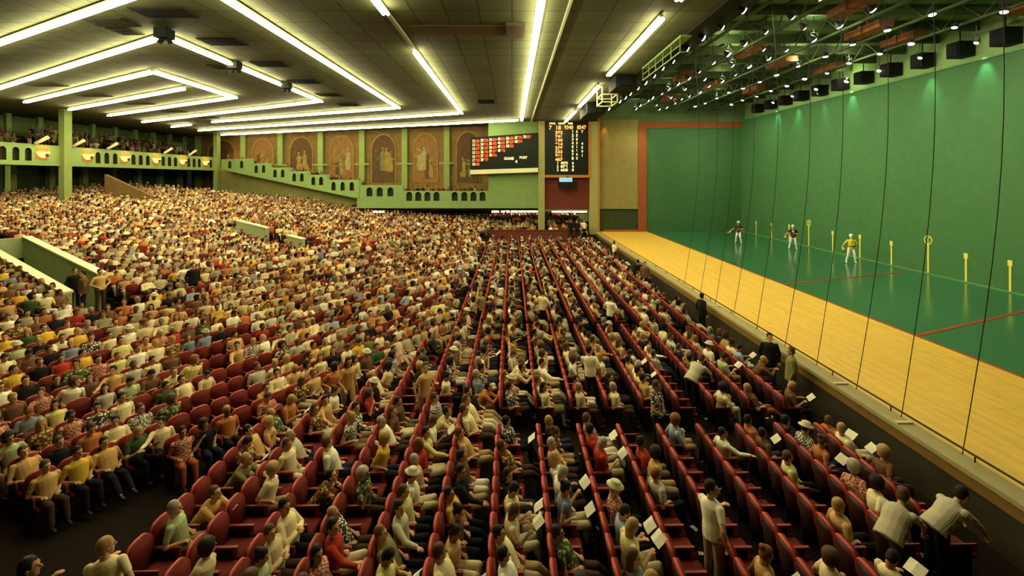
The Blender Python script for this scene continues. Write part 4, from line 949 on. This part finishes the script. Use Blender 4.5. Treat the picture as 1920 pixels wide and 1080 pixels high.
STANDERS = [
 (1352,905,'turned',['white','tan','dark',0],.4,'standing person in white shirt with back turned at bottom right of centre'),
 (1320,688,'bending',['striped','black','brown',0],.6,'bending person in a striped shirt in the cross aisle'),
 (1232,712,'waiting',['white dotted','black','brown',1],-.6,'standing person in a dotted white shirt in the cross aisle'),
 (1100,648,'turned',['white','dark brown','dark',0],1.2,'standing man in plain white shirt among seats right of centre'),
 (1141,553,'waiting',['white','black','dark',0],.8,'standing man in white shirt in the farther cross aisle'),
 (1344,549,'relaxed',['black','black','dark',1],.3,'man in dark suit standing alone beside the barrier'),
 (1459,625,'relaxed',['black','navy','dark',0],-2.0,'man in dark jacket by the barrier, left of two'),
 (1492,650,'relaxed',['olive','olive','brown',0],2.6,'man in grey olive jacket by the barrier, right of two'),
 (652,668,'walking',['tan','tan','dark',1],-.9,'person in tan walking through the seats left of centre'),
 (1152,452,'waiting',['white','black','dark',1],.3,'man in white shirt at far end of barrier aisle'),
 (1196,488,'relaxed',['black','black','dark',1],1.9,'left of two dark suited men by the far barrier'),
 (1209,490,'relaxed',['brown','black','dark',1],-1.9,'right of two dark suited men by the far barrier'),
 (1030,543,'waiting',['cream','black','brown',0],.9,'standing person in cream shirt seen from behind near centre'),
 (905,545,'turned',['olive','black','dark',1],-.5,'standing person in olive shirt near centre of the crowd'),
 (790,682,'turned',['tan','tan','brown',0],-.5,'standing person in tan beside the walking one'),
 (140,500,'relaxed',['black','black','dark',1],-.5,'dark figure standing at mouth of the left stair well'),
 (157,507,'relaxed',['brown','black','dark',0],-2.5,'second dark figure standing right of the stair well'),
 (188,505,'waiting',['tan','brown' if False else 'dark brown','dark',0],-.4,'person in tan standing right of the stair well figures'),
 (345,492,'waiting',['white','white','dark',0],-.5,'person all in white standing in the left crowd'),
 (362,494,'relaxed',['black','black','dark',0],-.5,'dark suited person beside the one all in white'),
 (205,1003,'turned',['cream','dark brown','fair',0],1.9,'standing person in cream shirt, back turned, at bottom left'),
 (58,1052,'turned',['pale green','navy','dark',1],1.4,'standing person in pale green at the bottom left corner'),
 (1070,412,'relaxed',['black','black','dark',1],-1.4,'dark suited man at far right pillar, left of three'),
 (1082,414,'relaxed',['black','black','dark',0],-1.8,'dark suited man at far right pillar, middle of three'),
 (1095,413,'waiting',['white','black','dark',0],-1.2,'man in white shirt at the far right pillar'),
 (1703,962,'bending',['striped','dark brown','brown',0],.5,'large bending person in striped shirt at lower right'),
 (1788,945,'bending',['striped','black','dark',0],.1,'bending person in striped shirt at right end of front row')]
HT = {'bending': 1.28}
stand_pos = []
for (hx, hy, pose, cols, yaw, lab) in STANDERS:
    hgt = HT.get(pose, 1.72); y = 12.0
    for _ in range(40):
        x = (hx-CX)/F*y; y = .5*y+.5*F*(EYE-floor_at(x,y)-hgt)/(hy-HY)
    x = (hx-CX)/F*y
    if pose == 'bending': x -= .25
    if x > -2.4 and x < 7.3 and not (11.1 < y < 12.2 or 18.3 < y < 19.3):      # stand between two rows
        rowx = [(1.26-.163*i)*5.68 for i in range(11)]; x = min([r-.22 for r in rowx], key=lambda r: abs(r-x))
    x = min(x, 8.15); zz_ = None
    if hx in (1070, 1082, 1095): y = 46.5; x = (hx-CX)/F*y; zz_ = -.28
    for q in seats:
        if abs(q.x-x) < .75 and abs(q.y-y) < .42 and not q.hero: q.occ = False
        if x < -2.9 and (q.x-x)**2+(q.y-y)**2 < .5: q.occ = False; q.seat = False
    make_person(pose, (x, y, floor_at(x,y) if zz_ is None else zz_), yaw, lab, 'people standing in the stands', cols, rc.uniform(.97,1.03))

occ = sorted([q for q in seats if q.occ and q.sec in 'RL'], key=lambda q: q.y)
inview = lambda q: -15 < q.px < 1935 and q.py < 1115
near_p = [q for q in occ if inview(q)][:300-len(STANDERS)-3]; near_ids = set(map(id, near_p))
for q in occ:
    if q.hero and id(q) not in near_ids: near_p[-1 if False else len(near_p)-1] = q
near_ids = set(map(id, near_p))
def rowshort(q): return '%s %s row' % (ordinal(q.row), 'straight' if q.sec == 'R' else 'slanting')
def rowname(q):
    if q.sec == 'R': return 'straight row %s' % ordinal(q.row) if False else '%s straight row from the court' % ordinal(q.row)
    return '%s slanting row of the left stand' % ordinal(q.row)
POSE_W = {'upright':6,'reading':6,'slouched':5,'leaning_forward':3,'chin_on_hand':3,'arms_crossed':4,'long_haired':4,'bun':3,'legs_crossed':4,'arm_out':2,'twisted':2,'hatted':2}
held = []
byrow = {}
for q in seats:
    if inview(q) and q.sec in 'RL': byrow.setdefault((q.sec, q.row), []).append(q)
for key, l in byrow.items():
    l.sort(key=lambda q: q.y)
    for n_, q in enumerate(l): q.n = n_+1
for q in near_p:
    if q.hero: pose, cols, lab = q.hero; lab += ', %s seat, %s' % (ordinal(q.n), rowshort(q))
    else:
        pose = rc.choices(list(POSE_W), list(POSE_W.values()))[0]; cols = rand_cols()
        lab = 'person in %s shirt, %s, %s seat, %s' % (cols[0], NOTE[pose], ordinal(q.n), rowshort(q))
    q.pose = pose
    sc1 = rc.uniform(.88,.98)
    make_person(pose, (q.x, q.y, q.z+.03), q.yaw+q.j, lab, 'spectators seated in the stands', cols, sc1)
    if pose == 'reading' or (pose in ('legs_crossed','bun') and rc.random() < .4): held.append((q, sc1))
# programmes in hands
for q, s1 in held:
    a = q.yaw+q.j; off = Vector((math.cos(a), math.sin(a), 0)); t = Vector((q.x,q.y,q.z+.03))+off*.40*s1+Vector((0,0,(.83 if q.pose == 'reading' else .66)*s1))
    sd = Vector((-off.y, off.x, 0)); upv = (off*.75+Vector((0,0,.66))).normalized(); nrm_ = sd.cross(upv)*.004
    m_ = MB()
    for sg in (1,-1):
        e = nrm_*(-8 if q.pose == 'reading' else 0); A = [t, t+sd*sg*.13+e*-1, t+sd*sg*.13+upv*.2-e, t+upv*.2]
        m_.hexa([v-nrm_*.4 for v in A],[v+nrm_*.4 for v in A])
    tag(m_.build('programme', M['paper']), 'white programme in hands over the %s seat, %s' % (ordinal(q.n), rowshort(q)), 'programme', 'programmes in spectators hands')
# paper litter on the dark floor
slips = []
while len(slips) < 84:
    y = rc.uniform(5.6, 17); r_i = rc.randrange(0, 13); x = (1.26-.163*r_i)*5.68+rc.uniform(.80,1.02)
    if x < XBD(y)+1.0 or x > 8.4: continue
    px_, py_ = proj((x,y,ZF))
    if 0 < px_ < 1920 and py_ < 1080: slips.append((r_i, y, x))
slips.sort(); cnt = {}
for r_i, y, x in slips:
    cnt[r_i] = cnt.get(r_i, 0)+1
    a = rc.uniform(0,6.28); c = Vector((math.cos(a),math.sin(a),0)); d = Vector((-c.y,c.x,0)); o = Vector((x,y,ZF+.004)); l1, l2 = rc.uniform(.04,.09), rc.uniform(.02,.05)
    lo4 = [o-c*l1-d*l2, o+c*l1-d*l2, o+c*l1+d*l2, o-c*l1+d*l2]; hi4 = [v+Vector((0,0,.004+.02*(i == 2))) for i, v in enumerate(lo4)]
    tag(MB().hexa(lo4, hi4).build('paper_slip', M['paper']), 'white paper slip on the floor before the %s straight row, %s from the near end' % (ordinal(r_i+1), ordinal(cnt[r_i])), 'paper', 'paper slips littering the floor')

# seats: the 300 nearest in view one by one
sv = sorted([q for q in seats if q.seat and q.sec in 'RL' and inview(q)], key=lambda q: q.y)
near_s = sv[:300]; ns_ids = set(map(id, near_s))
for q in near_s:
    make_seat((q.x,q.y,q.z), q.yaw, '%s red theatre seat, %s from the near end, %s' % ('occupied' if q.occ else 'empty', ordinal(q.n), rowname(q)), 'red theatre seats')

# ---------------------------------------------------------------- the rest of the crowd and of the seats: one object each
def lod(me, target):
    o = bpy.data.objects.new('tmp', me); C.objects.link(o); n = sum(len(p.vertices)-2 for p in me.polygons)
    if n > target: d = o.modifiers.new('d','DECIMATE'); d.ratio = target/n
    bpy.context.view_layer.update()
    m2 = bpy.data.meshes.new_from_object(o.evaluated_get(bpy.context.evaluated_depsgraph_get())); bpy.data.objects.remove(o)
    m2.calc_loop_triangles(); v = np.empty(len(m2.vertices)*3); m2.vertices.foreach_get('co', v)
    t = np.empty(len(m2.loop_triangles)*3, dtype=np.int64); m2.loop_triangles.foreach_get('vertices', t); bpy.data.meshes.remove(m2)
    return v.reshape(-1,3), t.reshape(-1,3)
LV = {0:{'body':520,'shirt':240,'jacket':240,'trousers':180,'skirt':120,'hair':90,'shoe':20,'hat':60}, 1:{'body':150,'shirt':90,'jacket':90,'trousers':70,'skirt':50,'hair':36,'shoe':8,'hat':40}}
LODS = {}
for lv in LV:
    for pose in PM:
        if pose == 'player': continue
        V_, T_, K_ = [], [], []; o = 0
        for a, me in PM[pose].items():
            a = a.strip(); v, t = lod(me, LV[lv][a]); V_.append(v); T_.append(t+o); K_.append(np.full(len(v), {'body':0,'shirt':1,'jacket':1,'trousers':2,'skirt':2,'hair':3,'shoe':4,'hat':5}[a])); o += len(v)
        LODS[lv, pose] = (np.vstack(V_), np.vstack(T_), np.concatenate(K_))
def merge(name, insts, material):
    Vs, Ts, Cs = [], [], []; o = 0
    for (v, t, col) in insts: Vs.append(v); Ts.append(t+o); Cs.append(col); o += len(v)
    v = np.vstack(Vs).astype(np.float32); t = np.vstack(Ts).astype(np.int32); c = np.vstack(Cs).astype(np.float32)
    me = bpy.data.meshes.new(name); me.vertices.add(len(v)); me.vertices.foreach_set('co', v.ravel())
    me.loops.add(len(t)*3); me.loops.foreach_set('vertex_index', t.ravel()); me.polygons.add(len(t))
    me.polygons.foreach_set('loop_start', np.arange(0, len(t)*3, 3, dtype=np.int32)); me.polygons.foreach_set('loop_total', np.full(len(t), 3, dtype=np.int32))
    me.polygons.foreach_set('use_smooth', np.ones(len(t), dtype=bool))
    ca = me.color_attributes.new('colour', 'FLOAT_COLOR', 'POINT'); ca.data.foreach_set('color', np.hstack([c, np.ones((len(c),1), np.float32)]).ravel())
    me.update(calc_edges=True); me.materials.append(material)
    ob = bpy.data.objects.new(name, me); C.objects.link(ob); return ob
vcm = mat('crowd_clothes', (.5,.5,.5), .85, .1); at_ = vcm.node_tree.nodes.new('ShaderNodeAttribute'); at_.attribute_name = 'colour'
vcm.node_tree.links.new(at_.outputs['Color'], vcm.node_tree.nodes['Principled BSDF'].inputs['Base Color'])
ins = []; poses = list(POSE_W); pw = list(POSE_W.values())
for q in seats:
    if not q.occ or id(q) in near_ids: continue
    pose = rc.choice(['relaxed','waiting','turned']) if q.stand else rc.choices(poses, pw)[0]
    v, t, k = LODS[0 if q.y < 24 else 1, pose]; cols = rand_cols()
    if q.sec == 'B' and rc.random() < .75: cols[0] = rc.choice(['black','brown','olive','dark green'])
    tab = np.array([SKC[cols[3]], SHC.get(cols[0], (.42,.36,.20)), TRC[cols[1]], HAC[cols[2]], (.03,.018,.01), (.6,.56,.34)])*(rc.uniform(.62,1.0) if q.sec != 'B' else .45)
    a = q.yaw+q.j; ca_, sa2 = math.cos(a), math.sin(a); s1 = rc.uniform(.88,.99)
    vv = v*s1; x = vv[:,0]*ca_-vv[:,1]*sa2+q.x; y = vv[:,0]*sa2+vv[:,1]*ca_+q.y
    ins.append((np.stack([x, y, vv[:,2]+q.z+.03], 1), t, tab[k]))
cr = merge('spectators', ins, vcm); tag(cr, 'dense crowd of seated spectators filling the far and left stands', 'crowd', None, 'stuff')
sV, sT, sK = [], [], []; o = 0
for nm_, me in SEATM:
    v, t = lod(me, {'backrest':30,'back_pad':20,'seat':20,'top_rim':48}.get(nm_, 12)); sV.append(v); sT.append(t+o); o += len(v)
    sK.append(np.full(len(v), {'backrest':0,'back_pad':1,'seat':1,'armrest':2,'top_rim':4}.get(nm_, 3)))
sV, sT, sK = np.vstack(sV), np.vstack(sT), np.concatenate(sK); stab = np.array([(.05,.012,.008),(.11,.015,.008),(.18,.03,.012),(.02,.012,.01),(.42,.05,.025)])
si = []
for q in seats:
    if not q.seat or id(q) in ns_ids or (q.stand and q.sec == 'B'): continue
    ca_, sa2 = math.cos(q.yaw), math.sin(q.yaw); x = sV[:,0]*ca_-sV[:,1]*sa2+q.x; y = sV[:,0]*sa2+sV[:,1]*ca_+q.y
    si.append((np.stack([x, y, sV[:,2]+q.z], 1), sT, stab[sK]))
sm = merge('theatre_seats', si, vcm); tag(sm, 'rows of red theatre seats under the crowd in the far and left stands', 'seats', None, 'stuff')
print('SEATS', len(seats), 'stuff people', len(ins), 'near people', len(near_p), near_p[-1].y, 'tris', sum(len(i[1]) for i in ins))

# ---------------------------------------------------------------- players on the court
white_t = mat('white_trousers', (.80,.82,.70), .8); helm = mat('white_helmet', (.80,.80,.68), .4)
pshirt = [mat('player_dark_shirt',(.03,.03,.025),.8), mat('player_maroon_shirt',(.05,.018,.015),.8), mat('player_yellow_shirt',(.62,.55,.04),.8)]
sash = mat('red_sash', (.4,.04,.02), .7)
for k, (fx, fy, yaw, lab) in enumerate([(1385,456,-2.4,'dark shirted player in white trousers, farthest on the green court'),(1487,467,-2.0,'player in a black shirt with white number on the green court'),(1596,493,-1.9,'player in yellow shirt, nearest on the green court')]):
    Y = F*EYE/(fy-HY); X = (fx-CX)/F*Y
    t = make_person('player', (X,Y,0), yaw, lab, 'players on the court', ['black','white','dark',0], 1.09, 'person', {'shirt':pshirt[k],'trousers':white_t,'hair':helm,'shoe':white_t})
    hz = .93+.565+.09; m_ = MB(); m_.ell((.0,0,hz+.07),(.125,.115,.11)); m_.box((.06,-.08,hz+.05),(.16,.08,hz+.065))
    o = bpy.data.objects.new('helmet', m_.mesh('helmet', helm, True)); C.objects.link(o); o.parent = t
    m_ = MB().loft([ring(Vector((0,0,z_)), Vector((1,0,0)), Vector((0,1,0)), Vector((0,0,1)), .165, .205) for z_ in (.98,1.04)])
    o = bpy.data.objects.new('sash', m_.mesh('sash', sash, True)); C.objects.link(o); o.parent = t
    if k == 1:
        d0 = text('0', (0,0,0), .22, white_t, t, 'number'); d0.location = (.17,-.07,1.22); d0.rotation_euler = (math.pi/2,0,math.pi/2)
    # curved wicker basket on the right hand
    hp_ = Vector((.22,-.5,1.0)); m_ = MB(); pv = None; rings = []
    for i in range(12):
        a = i/11; c = hp_+Vector((.05+.55*math.sin(a*1.5), -.10*a, -.05-.42*a+.30*a*a*1.3)); wd = .055+.035*math.sin(a*math.pi); 
        rings.append([c+Vector((0, wd*math.cos(u), .05*math.sin(u) if math.sin(u) < 0 else .012*math.sin(u))) for u in [2*math.pi*j/10 for j in range(10)]])
    m_.loft(rings)
    Rm = Matrix.Rotation(yaw,4,'Z'); m_.v = [tuple(Vector((X,Y,0))+(Rm @ (Vector(v)*1.09))) for v in m_.v]
    tag(m_.build('basket_glove', M['wicker'], smooth=True), 'curved wicker basket glove worn by the %s player' % ['farthest','middle','nearest'][k], 'glove', 'wicker basket gloves')
